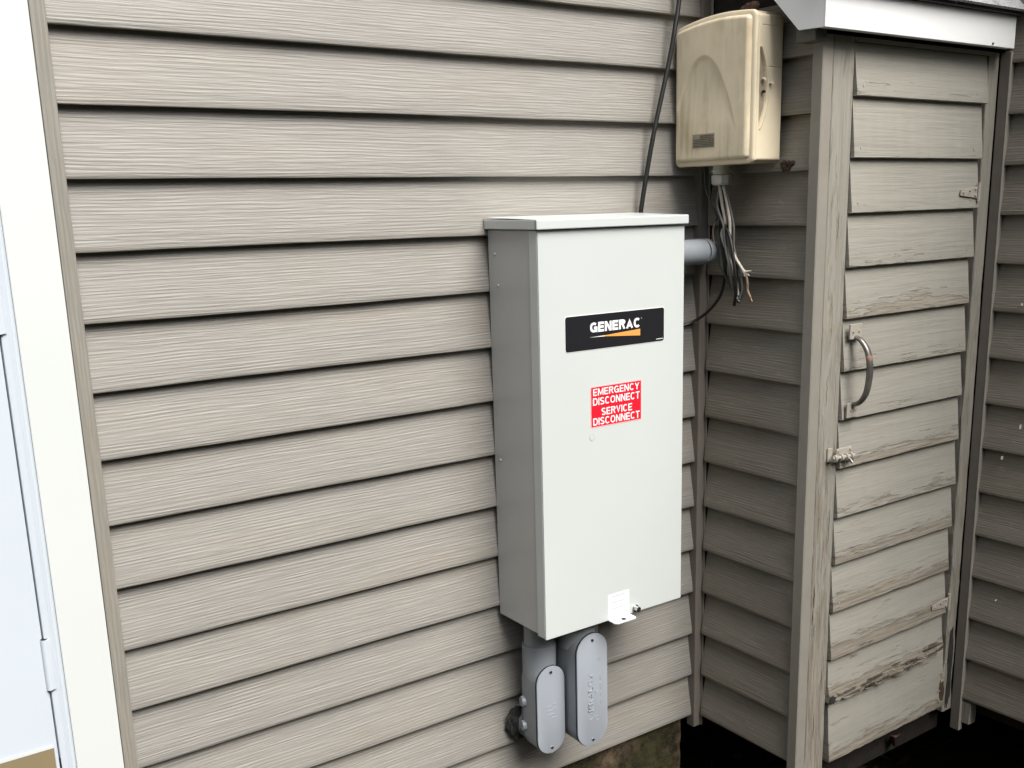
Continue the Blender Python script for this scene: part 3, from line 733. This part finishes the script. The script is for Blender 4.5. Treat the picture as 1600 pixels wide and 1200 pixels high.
# ---------------------------------------------------------------- conduit bodies
def oval(cx, z0, z1, hw, y, n=12):
    pts = []
    for i in range(n+1):
        a = math.pi*i/n; pts.append((cx + hw*math.cos(a), y, z1-hw + hw*math.sin(a)))
    for i in range(n+1):
        a = math.pi + math.pi*i/n; pts.append((cx + hw*math.cos(a), y, z0+hw + hw*math.sin(a)))
    return pts
def conduit_body(label, cx, z0, z1, hw, yf, yb, piper, py, ptop, collar, brand):
    t = thing('conduit_body', label, 'conduit', (cx, 0, z0), group='grey plastic conduit bodies under the cabinet')
    bm = B(); tmp = B()
    prof = [(yb, 0.80), (yb-0.004, 0.90), (yb-0.014, 0.965), (yf+0.006, 0.985), (yf+0.0042, 0.985)]
    loops = []
    for y, s in prof:
        ov = oval(cx, z0, z1, hw, y); zc = (z0+z1)/2; d = hw*(1-s)
        loops.append([bm.verts.new((cx + (p[0]-cx)*s, y, zc + (p[2]-zc) - d*(1 if p[2] > zc else -1))) for p in ov])
    n = len(loops[0])
    for a, b in zip(loops, loops[1:]):
        for k in range(n): bm.faces.new((a[k], a[(k+1) % n], b[(k+1) % n], b[k]))
    bm.faces.new(loops[0]); bm.faces.new(loops[-1][::-1])
    rings(bm, [(cx, yb+0.006, z0+hw*1.1), (cx, 0.012, z0+hw*1.1)], piper*1.05, 28)          # rear hub into the wall
    part('body', bm, pvc, t, smooth=True)
    bm = prism(B(), oval(cx, z0-0.0008, z1+0.0008, hw*1.015, yf+0.0046), (0, -0.0015, 0)); part('gasket', bm, black_gap, t)
    bm = prism(B(), oval(cx, z0, z1, hw*0.995, yf+0.0030), (0, -0.0036, 0), 0.0013); cv = part('cover_plate', bm, pvc_cover, t, smooth=True)
    for z in (z1 - hw*0.36, z0 + hw*0.36):
        bm = rings(B(), [(cx, yf-0.0006, z), (cx, yf-0.0022, z)], [0.0036, 0.0028], 14); part('screw', bm, steel, cv, smooth=True)
        bm = B(); box(bm, cx-0.0024, cx+0.0024, yf-0.0026, yf-0.0023, z-0.0005, z+0.0005); part('screw_slot', bm, black_gap, cv)
    if ptop:
        bm = rings(B(), [(cx, py, z1-hw*0.9), (cx, py, collar)], [piper*1.14, piper*1.14], 32)
        rings(bm, [(cx, py, collar), (cx, py, collar+0.002)], [piper*1.14, piper*1.06], 32)
        part('hub', bm, pvc, t, smooth=True)
        bm = rings(B(), [(cx, py, collar-0.01), (cx, py, ptop)], piper, 32); part('pipe', bm, pvc, t, smooth=True)
        bm = rings(B(), [(cx, py, ptop-0.006), (cx, py, ptop)], piper*1.12, 6); part('lock_nut', bm, pvc, t)
    return t, cv
t, cv = conduit_body('smaller grey conduit body with plain oval cover, hanging left of the larger one', -0.4865, 0.1130, 0.2980, 0.0335, -0.094, -0.034, 0.0292, -0.0570, BZ0+0.002, 0.3330, False)
for z in (0.215, 0.163):
    part('side_lug', rings(B(), [(-0.515, -0.046, z), (-0.5235, -0.044, z)], [0.012, 0.010], 14), pvc, t, smooth=True)
for k in range(5):     # moulded marks too faint to read
    pass
bm = B()
for (x, z, w_, h_) in ((-0.500, 0.214, 0.012, 0.0016), (-0.482, 0.216, 0.010, 0.0016), (-0.497, 0.205, 0.014, 0.0014), (-0.481, 0.207, 0.008, 0.0014), (-0.496, 0.196, 0.016, 0.0014), (-0.486, 0.188, 0.012, 0.0014)):
    box(bm, x, x+w_, -0.0953, -0.0944, z, z+h_, 0.0002)
mk = part('moulded_marks', bm, pvc_cover, cv); mk['kind'] = 'stuff'
t, cv = conduit_body('larger grey conduit body with KRALOY moulded up its oval cover, right of the smaller one', -0.4115, 0.1190, 0.3580, 0.0380, -0.130, -0.048, 0.0350, -0.085, BZ0+0.002, 0.372, True)
part('moulded_lettering', text_bm('KRALOY', -0.4230, -0.4110, 0.1960, 0.2760, -0.1312, t=0.17, rot=1), pvc_cover, cv)
for o in (bpy.data.objects['moulded_lettering'],):
    md = o.modifiers.new('t', 'SOLIDIFY'); md.thickness = 0.0016
bm = B()
for (x, z, w_, h_) in ((-0.3930, 0.205, 0.003, 0.010), (-0.3930, 0.222, 0.003, 0.007), (-0.3930, 0.236, 0.003, 0.013), (-0.3930, 0.256, 0.003, 0.010), (-0.4045, 0.229, 0.005, 0.006)):
    box(bm, x, x+w_, -0.1312, -0.1305, z, z+h_, 0.0002)
for (x, z, r) in ((-0.4000, 0.176, 0.0052), (-0.4170, 0.184, 0.0070), (-0.3960, 0.300, 0.0040)):
    for k in range(16):
        a0 = 2*math.pi*k/16; a1 = 2*math.pi*(k+1)/16
        prism(bm, [(x+r*math.cos(a0), -0.1306, z+r*math.sin(a0)), (x+r*math.cos(a1), -0.1306, z+r*math.sin(a1)), (x+r*.8*math.cos(a1), -0.1306, z+r*.8*math.sin(a1)), (x+r*.8*math.cos(a0), -0.1306, z+r*.8*math.sin(a0))], (0, -0.0006, 0))
mk = part('moulded_marks', bm, pvc_cover, cv); mk['kind'] = 'stuff'

# sealing putty behind the small one
bm = B(); bmesh.ops.create_icosphere(bm, subdivisions=4, radius=1.0)
for v in bm.verts:
    n_ = noise.noise(v.co*2.2) * 0.35 + noise.noise(v.co*5)*0.15
    v.co = Vector((-0.508 + v.co.x*0.024*(1+n_), -0.008 + v.co.y*0.014*(1+n_), 0.150 + v.co.z*0.034*(1+n_)))
tag(part('sealing_putty', bm, putty, origin=(-0.515, -0.005, 0.16), smooth=True), 'lump of dark duct putty on the siding left of the smaller conduit body', 'putty')

# conduit from the cabinet's right side into the corner
cp = thing('side_conduit', 'short horizontal grey conduit from the cabinet side towards the corner', 'conduit', (-0.12, -0.06, 1.069))
pts = [(-0.201, -0.060, 1.069), (-0.075, -0.060, 1.069), (-0.060, -0.060, 1.069), (-0.048, -0.058, 1.069), (-0.038, -0.050, 1.069), (-0.032, -0.038, 1.069), (-0.031, -0.020, 1.069), (-0.031, 0.012, 1.069)]
part('pipe', rings(B(), smoothline(pts, 5), 0.0255, 28), pvc, cp, smooth=True)
part('lock_nut', rings(B(), [(-0.2000, -0.060, 1.069), (-0.1930, -0.060, 1.069)], 0.031, 8), pvc, cp)

# ---------------------------------------------------------------- telecom box on the closet's side
# pale flecks on the shaded boards
bm = B()
for x, y, z, w_, h_ in ((0.5655, -0.392, 0.935, 0.0009, 0.005), (0.5655, -0.412, 0.668, 0.0009, 0.009), (0.5655, -0.376, 0.592, 0.0012, 0.007), (0.5655, -0.39, 0.26, 0.0009, 0.003)):
    box(bm, x-0.003, x+0.004, y, y+w_, z, z+h_)
sp = part('paint_flecks', bm, wire_white, swall); sp['kind'] = 'stuff'
tb = thing('telecom_box', 'stained beige plastic telephone box hung on the closet side above the wires', 'utility box', (-0.04, -0.11, 1.236))
Y0, Y1, Z0, XB = -0.2085, -0.0005, 1.2365, -0.080
def ztop_(y):
    t = (y-Y0)/(Y1-Y0); return 1.4980 + 0.007*(1-t) + 0.0090*math.sin(math.pi*t)
def outline(inset, r, n=7):
    """rounded outline in (y,z) with the arched top"""
    y0, y1, z0 = Y0+inset, Y1-inset, Z0+inset; pts = []
    zt0, zt1 = ztop_(y0)-inset, ztop_(y1)-inset
    for i in range(n+1):
        a = math.radians(180 + 90*i/n); pts.append((y0+r + r*math.cos(a), z0+r + r*math.sin(a)))
    for i in range(n+1):
        a = math.radians(270 + 90*i/n); pts.append((y1-r + r*math.cos(a), z0+r + r*math.sin(a)))
    for i in range(n+1):
        a = math.radians(90*i/n); pts.append((y1-r + r*math.cos(a), zt1-r + r*math.sin(a) + 0.0008))
    for i in range(1, 12):
        y = y1-r + (y0-y1+2*r)*i/12; pts.append((y, ztop_(y)-inset))
    for i in range(n+1):
        a = math.radians(90 + 90*i/n); pts.append((y0+r + r*math.cos(a), zt0-r + r*math.sin(a) + 0.0008))
    return pts
def loft(levels, cap0=True, cap1=True):
    bm = B(); loops = [[bm.verts.new((x, y, z)) for y, z in outline(ins, r)] for x, ins, r in levels]
    n = len(loops[0])
    for a, b in zip(loops, loops[1:]):
        for k in range(n): bm.faces.new((a[k], a[(k+1) % n], b[(k+1) % n], b[k]))
    if cap0: bm.faces.new(loops[0])
    if cap1: bm.faces.new(loops[-1][::-1])
    return bm
bm = loft([(-0.001, 0.004, 0.010), (-0.006, 0.0012, 0.010), (-0.020, 0.0010, 0.010), (-0.0715, 0.0010, 0.010), (-0.0725, 0.0022, 0.010)])
for v in bm.verts:                       # hollow the side that carries the latch recess
    if v.co.y < Y0 + 0.012: v.co.y = max(v.co.y, Y0 + 0.0085)
base = part('base', bm, nid_body, tb, smooth=True)
# raised relief skin on the side facing the viewer
def relief(name, fn, u0, u1, v0, v1, nu, nv, mat, parent, skirt=0.002):
    bm = B(); g = [[bm.verts.new(fn(u0 + (u1-u0)*i/nu, v0 + (v1-v0)*k/nv)) for i in range(nu+1)] for k in range(nv+1)]
    for a, b in zip(g, g[1:]):
        for i in range(nu): bm.faces.new((a[i], a[i+1], b[i+1], b[i]))
    return part(name, bm, mat, parent, smooth=True)
def sstep(a, b, x):
    t = max(0, min(1, (x-a)/(b-a))); return t*t*(3-2*t)
def side_fn(x, z):
    y = Y0 - 0.0042
    c = (z-1.3700)/0.0730
    ce = -0.0665 + 0.0205*(1-c*c) if abs(c) < 1 else -1
    h = 0.0
    if abs(c) < 1:
        d = min(x + 0.0665, ce - x)            # inside the lens when positive
        h = -0.0085*sstep(0.0, 0.0014, d)
        rim = abs(x - ce - 0.0022); h += 0.0026*(1-sstep(0.0008, 0.0018, rim))
        rim2 = abs(x - ce - 0.0052)
        if z < 1.405: h -= 0.0026*(1-sstep(0.0003, 0.0011, rim2))
        for zz in (1.4050, 1.3400):
            if d > 0: h += 0.0040*(1-sstep(0.0006, 0.0014, abs(z-zz)))*sstep(0.0, 0.001, d)
    for zz, xa, xb in ((1.4800, -0.062, -0.012), (1.4080, -0.043, -0.012)):
        if xa < x < xb: h -= 0.0011*(1-sstep(0.0003, 0.0010, abs(z-zz)))
    e = min(x+0.0735, -0.0015-x, z-1.2395, 1.5010-z)
    q = 0.0065; c_ = max(0.0, q-max(0.0, e)); y = Y0 + 0.0004 + 1.4*(q - math.sqrt(q*q - c_*c_)) - h*sstep(0.002, 0.005, e)
    return (x, y, z)
relief('side_panel', side_fn, -0.0735, -0.0015, 1.2395, 1.5010, 110, 260, nid_body, base)
for x, z, r_, mt in ((-0.0555, 1.3860, 0.0030, nid_body), (-0.0555, 1.3640, 0.0026, black_gap), (-0.0375, 1.3790, 0.0026, nid_body)):
    part('latch_stud', rings(B(), [(x, Y0+0.002, z), (x, Y0-(0.0068 if x > -0.05 else 0.0035), z)], r_, 12), mt, base, smooth=True)
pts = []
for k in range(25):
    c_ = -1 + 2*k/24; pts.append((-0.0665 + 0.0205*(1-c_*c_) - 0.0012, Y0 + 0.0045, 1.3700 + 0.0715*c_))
bm = prism(B(), pts + [(-0.0655, Y0 + 0.0045, 1.4410), (-0.0655, Y0 + 0.0045, 1.2990)], (0, 0.0015, 0)); part('latch_recess_shade', bm, flat('latch_shade', (0.30, 0.255, 0.185), 0.6, var=0.2, sc=60), base)  # lens-shaped piece with the recess shade put into its colour
cu_ = lambda c_, o_: (-0.0665 + 0.0205*(1-c_*c_) + o_, Y0 + 0.0002, 1.3700 + 0.0730*c_)
part('latch_rim', rings(B(), [cu_(-1 + 2*k/30, 0.0022) for k in range(31)], 0.0016, 8), nid_body, base, smooth=True)
part('latch_gap', rings(B(), [cu_(-1 + 1.48*k/24, 0.0048) for k in range(25)], 0.0008, 8), dark_ink, base, smooth=True)
bm = loft([(-0.0732, 0.0000, 0.0110), (-0.0745, -0.0006, 0.0115), (-0.0775, -0.0006, 0.0115), (-0.0795, 0.0006, 0.0105), (-0.0805, 0.0026, 0.009), (-0.0810, 0.0060, 0.008)])
flange = part('cover_flange', bm, nid_body, tb, smooth=True)
# domed front panel with arch recess
def front_fn(u, v):
    y0, y1 = Y0+0.0075, Y1-0.0075; r = 0.008
    y = y0 + (y1-y0)*u; zt = ztop_(y)-0.0085; zb_ = Z0+0.0080; z = zb_ + (zt-zb_)*v
    # pull corners in
    dy = min(y-y0, y1-y); dz = min(z-zb_, zt-z)
    if dy < r and dz < r:
        q = math.hypot(r-dy, r-dz)
        if q > 1e-9:
            m = max(r-dy, r-dz)/q
            ny = r-(r-dy)*m; nz = r-(r-dz)*m
            y += (ny-dy)*(1 if y-y0 < y1-y else -1); z += (nz-dz)*(1 if z-zb_ < zt-z else -1); dy, dz = ny, nz
            d = r - math.hypot(r-dy, r-dz)
        else: d = r
    else: d = min(dy, dz)
    d = max(0, d); R_ = 0.0075
    h = math.sqrt(max(0, R_*R_ - (R_-min(d, R_))**2))*1.35
    h += 0.0012*math.sin(math.pi*u)*math.sin(math.pi*v)
    yy = y + 0.086; zz = 1.4385 - 17.5*yy*yy
    dd = (zz - z)/math.hypot(1, 35*yy)
    h -= 0.0058*sstep(-0.0005, 0.0045, dd)*sstep(1.285, 1.40, z) * 1.0
    return (-0.0806 - h, y, z)
bm = B(); US = [0.5-0.5*math.cos(math.pi*i/90) for i in range(91)]; VS = [0.5-0.5*math.cos(math.pi*i/120) for i in range(121)]
US = [0.55*a + 0.45*i/90 for i, a in enumerate(US)]; VS = [0.55*a + 0.45*i/120 for i, a in enumerate(VS)]
g = [[bm.verts.new(front_fn(u, v)) for u in US] for v in VS]
for a, b in zip(g, g[1:]):
    for i in range(90): bm.faces.new((a[i], b[i], b[i+1], a[i+1]))
fc = part('front_cover', bm, nid_cover, tb, smooth=True)
# weathered sticker
bm = B(); box(bm, -0.0921, -0.0915, -0.1205, -0.0610, 1.2700, 1.2955); sk = part('data_sticker', bm, old_sticker, fc)
bm = B(); z = 1.2925
for row in range(7):
    y = -0.0650 if row > 1 else -0.082
    while y > -0.1165:
        l = random.uniform(0.002, 0.006); box(bm, -0.0925, -0.0922, max(y-l, -0.1185), y, z-0.0016, z); y -= l + 0.0010
    z -= 0.0032
part('fine_print', bm, dark_ink, sk)
# cable gland
bm = rings(B(), [(-0.046, -0.0960, 1.2380), (-0.046, -0.0960, 1.2205), (-0.046, -0.0960, 1.2200)], [0.0165, 0.0165, 0.0150], 28)
gl = part('cable_gland', bm, gland_mat, tb, smooth=True)
part('gland_collar', rings(B(), [(-0.046, -0.0960, 1.2275), (-0.046, -0.0960, 1.2240)], 0.0195, 28), gland_mat, gl, smooth=True)
part('gland_nut', rings(B(), [(-0.046, -0.0960, 1.2190), (-0.046, -0.0960, 1.2170), (-0.046, -0.0960, 1.2020), (-0.046, -0.0960, 1.1990)], [0.0165, 0.0195, 0.0190, 0.0165], 8), gland_mat, gl)

# mud wasp nests
bm = B()
for k in range(14):
    bmesh.ops.create_icosphere(bm, subdivisions=2, radius=random.uniform(0.003, 0.007), matrix=Matrix.Translation((-0.050+random.uniform(-.006, .006), -0.165+random.uniform(-.016, .016), 1.514+random.uniform(-.001, .005))))
tag(part('mud_nest', bm, mud, origin=(-0.05, -0.16, 1.51)), 'crumbly dark mud nest on top of the beige telephone box', 'nest')
bm = B()
for k in range(26):
    a = random.random()
    bmesh.ops.create_icosphere(bm, subdivisions=1, radius=random.uniform(0.0025, 0.006), matrix=Matrix.Translation((-0.0015+0.010*0.2, -0.212-0.022*a+random.uniform(-.004, .004), 1.2315+random.uniform(-.007, .007))))
tag(part('mud_nest', bm, mud, origin=(0, -0.22, 1.23)), 'reddish brown mud smear on the closet side under the telephone box corner', 'nest')

# ---------------------------------------------------------------- cables
def cable(name, label, pts, r, mat, group=None, n=8, endmat=None, cat='wire'):
    sm = smoothline(pts, n)
    o = part(name, rings(B(), sm, r, 10), mat, origin=sm[0], smooth=True)
    tag(o, label, cat, group)
    if endmat:
        d = (sm[-1]-sm[-2]).normalized()
        part('bare_end', rings(B(), [sm[-1]-d*0.001, sm[-1]+d*0.009], r*0.5, 8), endmat, o, smooth=True)
    return o
cable('drop_cable', 'thick black cable running down the siding behind the cabinet lid', [(-0.072, -0.030, 1.80), (-0.0850, -0.018, 1.62), (-0.0920, -0.020, 1.5486), (-0.1060, -0.022, 1.488), (-0.1185, -0.020, 1.4302), (-0.1510, -0.017, 1.3102), (-0.1690, -0.014, 1.225), (-0.1837, -0.012, 1.1462), (-0.190, -0.010, 1.08)], 0.0047, rubber, cat='cable')
G1 = 'loose cut wires hanging from the gland of the beige box'
gx = -0.046; gy = -0.096
cable('black_wire', 'thick black wire curving from the gland to a cut end, front of the bundle', [(gx, gy+0.006, 1.200), (-0.044, -0.0850, 1.161), (-0.042, -0.0950, 1.130), (-0.045, -0.1180, 1.105), (-0.048, -0.1310, 1.074), (-0.048, -0.1400, 1.031), (-0.044, -0.1400, 0.993), (-0.040, -0.1316, 0.964)], 0.0036, rubber, G1)
cable('black_wire', 'short straight black wire dropping from the gland behind the pale wires', [(gx+0.006, gy+0.010, 1.200), (-0.036, -0.084, 1.15), (-0.033, -0.086, 1.10), (-0.036, -0.100, 1.045), (-0.036, -0.104, 1.015)], 0.0036, rubber, G1)
cable('pale_wire', 'off-white wire with a bend below the gland, left of the two pale wires', [(gx-0.004, gy+0.001, 1.200), (-0.042, -0.096, 1.160), (-0.040, -0.103, 1.125), (-0.040, -0.0945, 1.105), (-0.040, -0.1030, 1.082), (-0.040, -0.1240, 1.045), (-0.040, -0.1350, 1.015), (-0.040, -0.1385, 0.998), (-0.038, -0.1410, 0.985)], 0.0032, wire_white, G1)
cable('pale_wire', 'off-white wire ending in a frayed splice, right of the two pale wires', [(gx, gy-0.005, 1.200), (-0.040, -0.105, 1.170), (-0.040, -0.1150, 1.130), (-0.041, -0.1170, 1.108), (-0.041, -0.1190, 1.090), (-0.040, -0.1300, 1.062), (-0.039, -0.1450, 1.0430), (-0.038, -0.1585, 1.0280)], 0.0030, wire_white, G1)
cable('grey_wire', 'thin grey wire hanging straight down the right side of the bundle', [(gx+0.002, gy-0.008, 1.200), (-0.038, -0.110, 1.165), (-0.036, -0.122, 1.120), (-0.038, -0.126, 1.080), (-0.036, -0.138, 1.040), (-0.037, -0.150, 1.000), (-0.040, -0.146, 0.978)], 0.0024, wire_grey, G1)
cable('grey_wire', 'thin grey wire twisted around the black wires in the middle of the bundle', [(gx, gy+0.002, 1.200), (-0.048, -0.088, 1.160), (-0.046, -0.104, 1.120), (-0.047, -0.110, 1.085), (-0.049, -0.122, 1.050), (-0.046, -0.128, 1.015), (-0.042, -0.133, 0.990), (-0.040, -0.146, 0.972)], 0.0026, wire_grey, G1)
cable('black_wire', 'black wire with a twisted end crossing behind the pale wires', [(gx+0.004, gy, 1.200), (-0.038, -0.092, 1.150), (-0.036, -0.112, 1.10), (-0.034, -0.128, 1.055), (-0.034, -0.132, 1.015), (-0.036, -0.146, 0.990), (-0.037, -0.140, 0.970)], 0.0034, rubber, G1)
bm = B()
for p, q in (((-.038, -.156, 1.030), (-.037, -.172, 1.034)), ((-.038, -.157, 1.030), (-.036, -.167, 1.024)), ((-.038, -.154, 1.033), (-.040, -.160, 1.022))):
    rings(bm, [p, q], [0.0042, 0.0010], 8)
tag(part('wire_splice', bm, wire_white, origin=(-.038, -.157, 1.03)), 'frayed off-white splice where the pale wire turns brown', 'wire')
cable('brown_wire', 'short brownish wire hanging below the frayed splice', [(-0.038, -0.1600, 1.0270), (-0.038, -0.1640, 1.0100), (-0.037, -0.1640, 0.996), (-0.036, -0.1710, 0.982)], 0.0026, wire_brown, G1, endmat=copper)
cable('thin_grey_wire', 'thin dark wire looping down left of the bundle', [(-0.050, -0.052, 1.236), (-0.047, -0.056, 1.190), (-0.042, -0.074, 1.150), (-0.040, -0.080, 1.136), (-0.040, -0.0735, 1.123), (-0.040, -0.0768, 1.098), (-0.041, -0.0862, 1.079), (-0.041, -0.0888, 1.048), (-0.040, -0.0999, 1.029), (-0.039, -0.1219, 0.998), (-0.038, -0.1397, 0.983)], 0.0019, wire_green, G1)
cable('brown_wire', 'thin brown wire stub beside the grey conduit end', [(-0.044, -0.080, 1.128), (-0.044, -0.074, 1.113), (-0.044, -0.076, 1.092), (-0.044, -0.079, 1.084)], 0.0020, wire_brown, G1)
cable('loop_cable', 'black cable looping from behind the cabinet up into the wire bundle', [(-0.205, -0.020, 0.938), (-0.130, -0.022, 0.920), (-0.080, -0.026, 0.918), (-0.055, -0.038, 0.928), (-0.044, -0.064, 0.948), (-0.040, -0.092, 0.980), (-0.038, -0.1020, 1.016), (-0.034, -0.100, 1.06), (-0.032, -0.092, 1.13), (-0.040, -0.092, 1.200)], 0.0030, rubber, cat='cable')

# ---------------------------------------------------------------- debris under the closet
def dead_leaf(label, x, y, z, s, rx, ry, rz, group='dead leaves under the closet'):
    bm = B(); n = 8; c = []
    for i in range(n+1):
        t = i/n; w = s*0.35*math.sin(math.pi*min(1, t*1.05))**0.8
        c.append([bm.verts.new((s*(t-.5), k*w, 0.25*s*abs(k)**1.5 + 0.1*s*math.sin(t*5))) for k in (-1, -.5, 0, .5, 1)])
    for a, b in zip(c, c[1:]):
        for k in range(4): bm.faces.new((a[k], a[k+1], b[k+1], b[k]))
    bm.transform(Matrix.Rotation(rz, 4, 'Z') @ Matrix.Rotation(ry, 4, 'Y') @ Matrix.Rotation(rx, 4, 'X')); bm.transform(Matrix.Translation((x, y, z)))
    o = part('dead_leaf', bm, leaf_m, origin=(x, y, z)); tag(o, label, 'leaf', group)
dead_leaf('curled reddish dead leaf caught on the sill under the door', 0.375, -0.268, -0.070, 0.055, 1.9, 0.6, 0.5)
bm = B()
for k in range(500):
    x = random.uniform(-0.2, 1.6); y = random.uniform(-0.9, 0.6); s = random.uniform(0.01, 0.035); a = random.uniform(0, 6.3)
    z = -0.325 + 0.03*noise.noise(Vector((x*2.5, y*2.5, 0)))
    pts = [(x + s*math.cos(a+b)*w_, y + s*math.sin(a+b)*w_, z + random.uniform(0, 0.012)) for b, w_ in ((0, 1), (1.2, .45), (3.14, 1), (4.3, .45))]
    bm.faces.new([bm.verts.new(p) for p in pts])
lt = part('leaf_litter', bm, leaf_m); lt['kind'] = 'stuff'; lt['label'] = 'dark leaf litter on the soil under the closet'; lt['category'] = 'leaf litter'

# ---------------------------------------------------------------- behind the viewer: unseen greenery added to block low sky
blocker_m = flat('blocker_green', (0.035, 0.05, 0.022), 0.8, var=0.5, sc=6)
def hedge_blocker(label, p0, p1, h, thick):
    p0, p1 = Vector(p0), Vector(p1); d = (p1-p0).normalized(); nrm = Vector((-d.y, d.x, 0)); L = (p1-p0).length
    bm = B(); n = int(L/0.25); m_ = int(h/0.25); sides = []
    prof = [(thick/2, h*k/m_) for k in range(m_+1)] + [(-thick/2, h*(1-k/m_)) for k in range(m_+1)]
    rows = []
    for i in range(n+1):
        row = []
        for o_, z in prof:
            p = p0 + d*(L*i/n); q = 0.35*noise.noise(Vector((p.x*1.3, p.y*1.3, z*1.3 + o_))) + 0.15*noise.noise(Vector((p.x*5, p.y*5, z*5)))
            p = p + nrm*(o_*(1.1 - 0.35*z/h) + q*(1 if o_ > 0 else -1)); row.append(bm.verts.new((p.x, p.y, -0.34 + z + (0.3*noise.noise(Vector((p.x*0.9, p.y*0.9, 2))) if z > h-0.3 else 0))))
        rows.append(row)
    for a, b in zip(rows, rows[1:]):
        for k in range(len(prof)-1): bm.faces.new((a[k], a[k+1], b[k+1], b[k]))
    for _ in range(2500):
        t = random.random(); z = random.random()*h; sgn = random.choice((-1, 1)); p = p0 + d*L*t + nrm*sgn*(thick/2*(1.1-0.35*z/h)+random.uniform(0, .12))
        s_ = random.uniform(0.05, 0.12); v = [p + Vector((random.uniform(-s_, s_), random.uniform(-s_, s_), z-0.34+random.uniform(-s_, s_))) for _ in range(3)]
        bm.faces.new([bm.verts.new(q_) for q_ in v])
    o = part('hedge_blocker', bm, blocker_m, origin=p0); tag(o, label, 'hedge_blocker')
hedge_blocker('tall unseen greenery added across the yard to block low sky', (-7, -6.0, 0), (6, -6.0, 0), 3.6, 1.0)
hedge_blocker('tall unseen greenery added at the far left to block low sky', (-5.5, 1.0, 0), (-5.5, -5.4, 0), 3.6, 1.0)
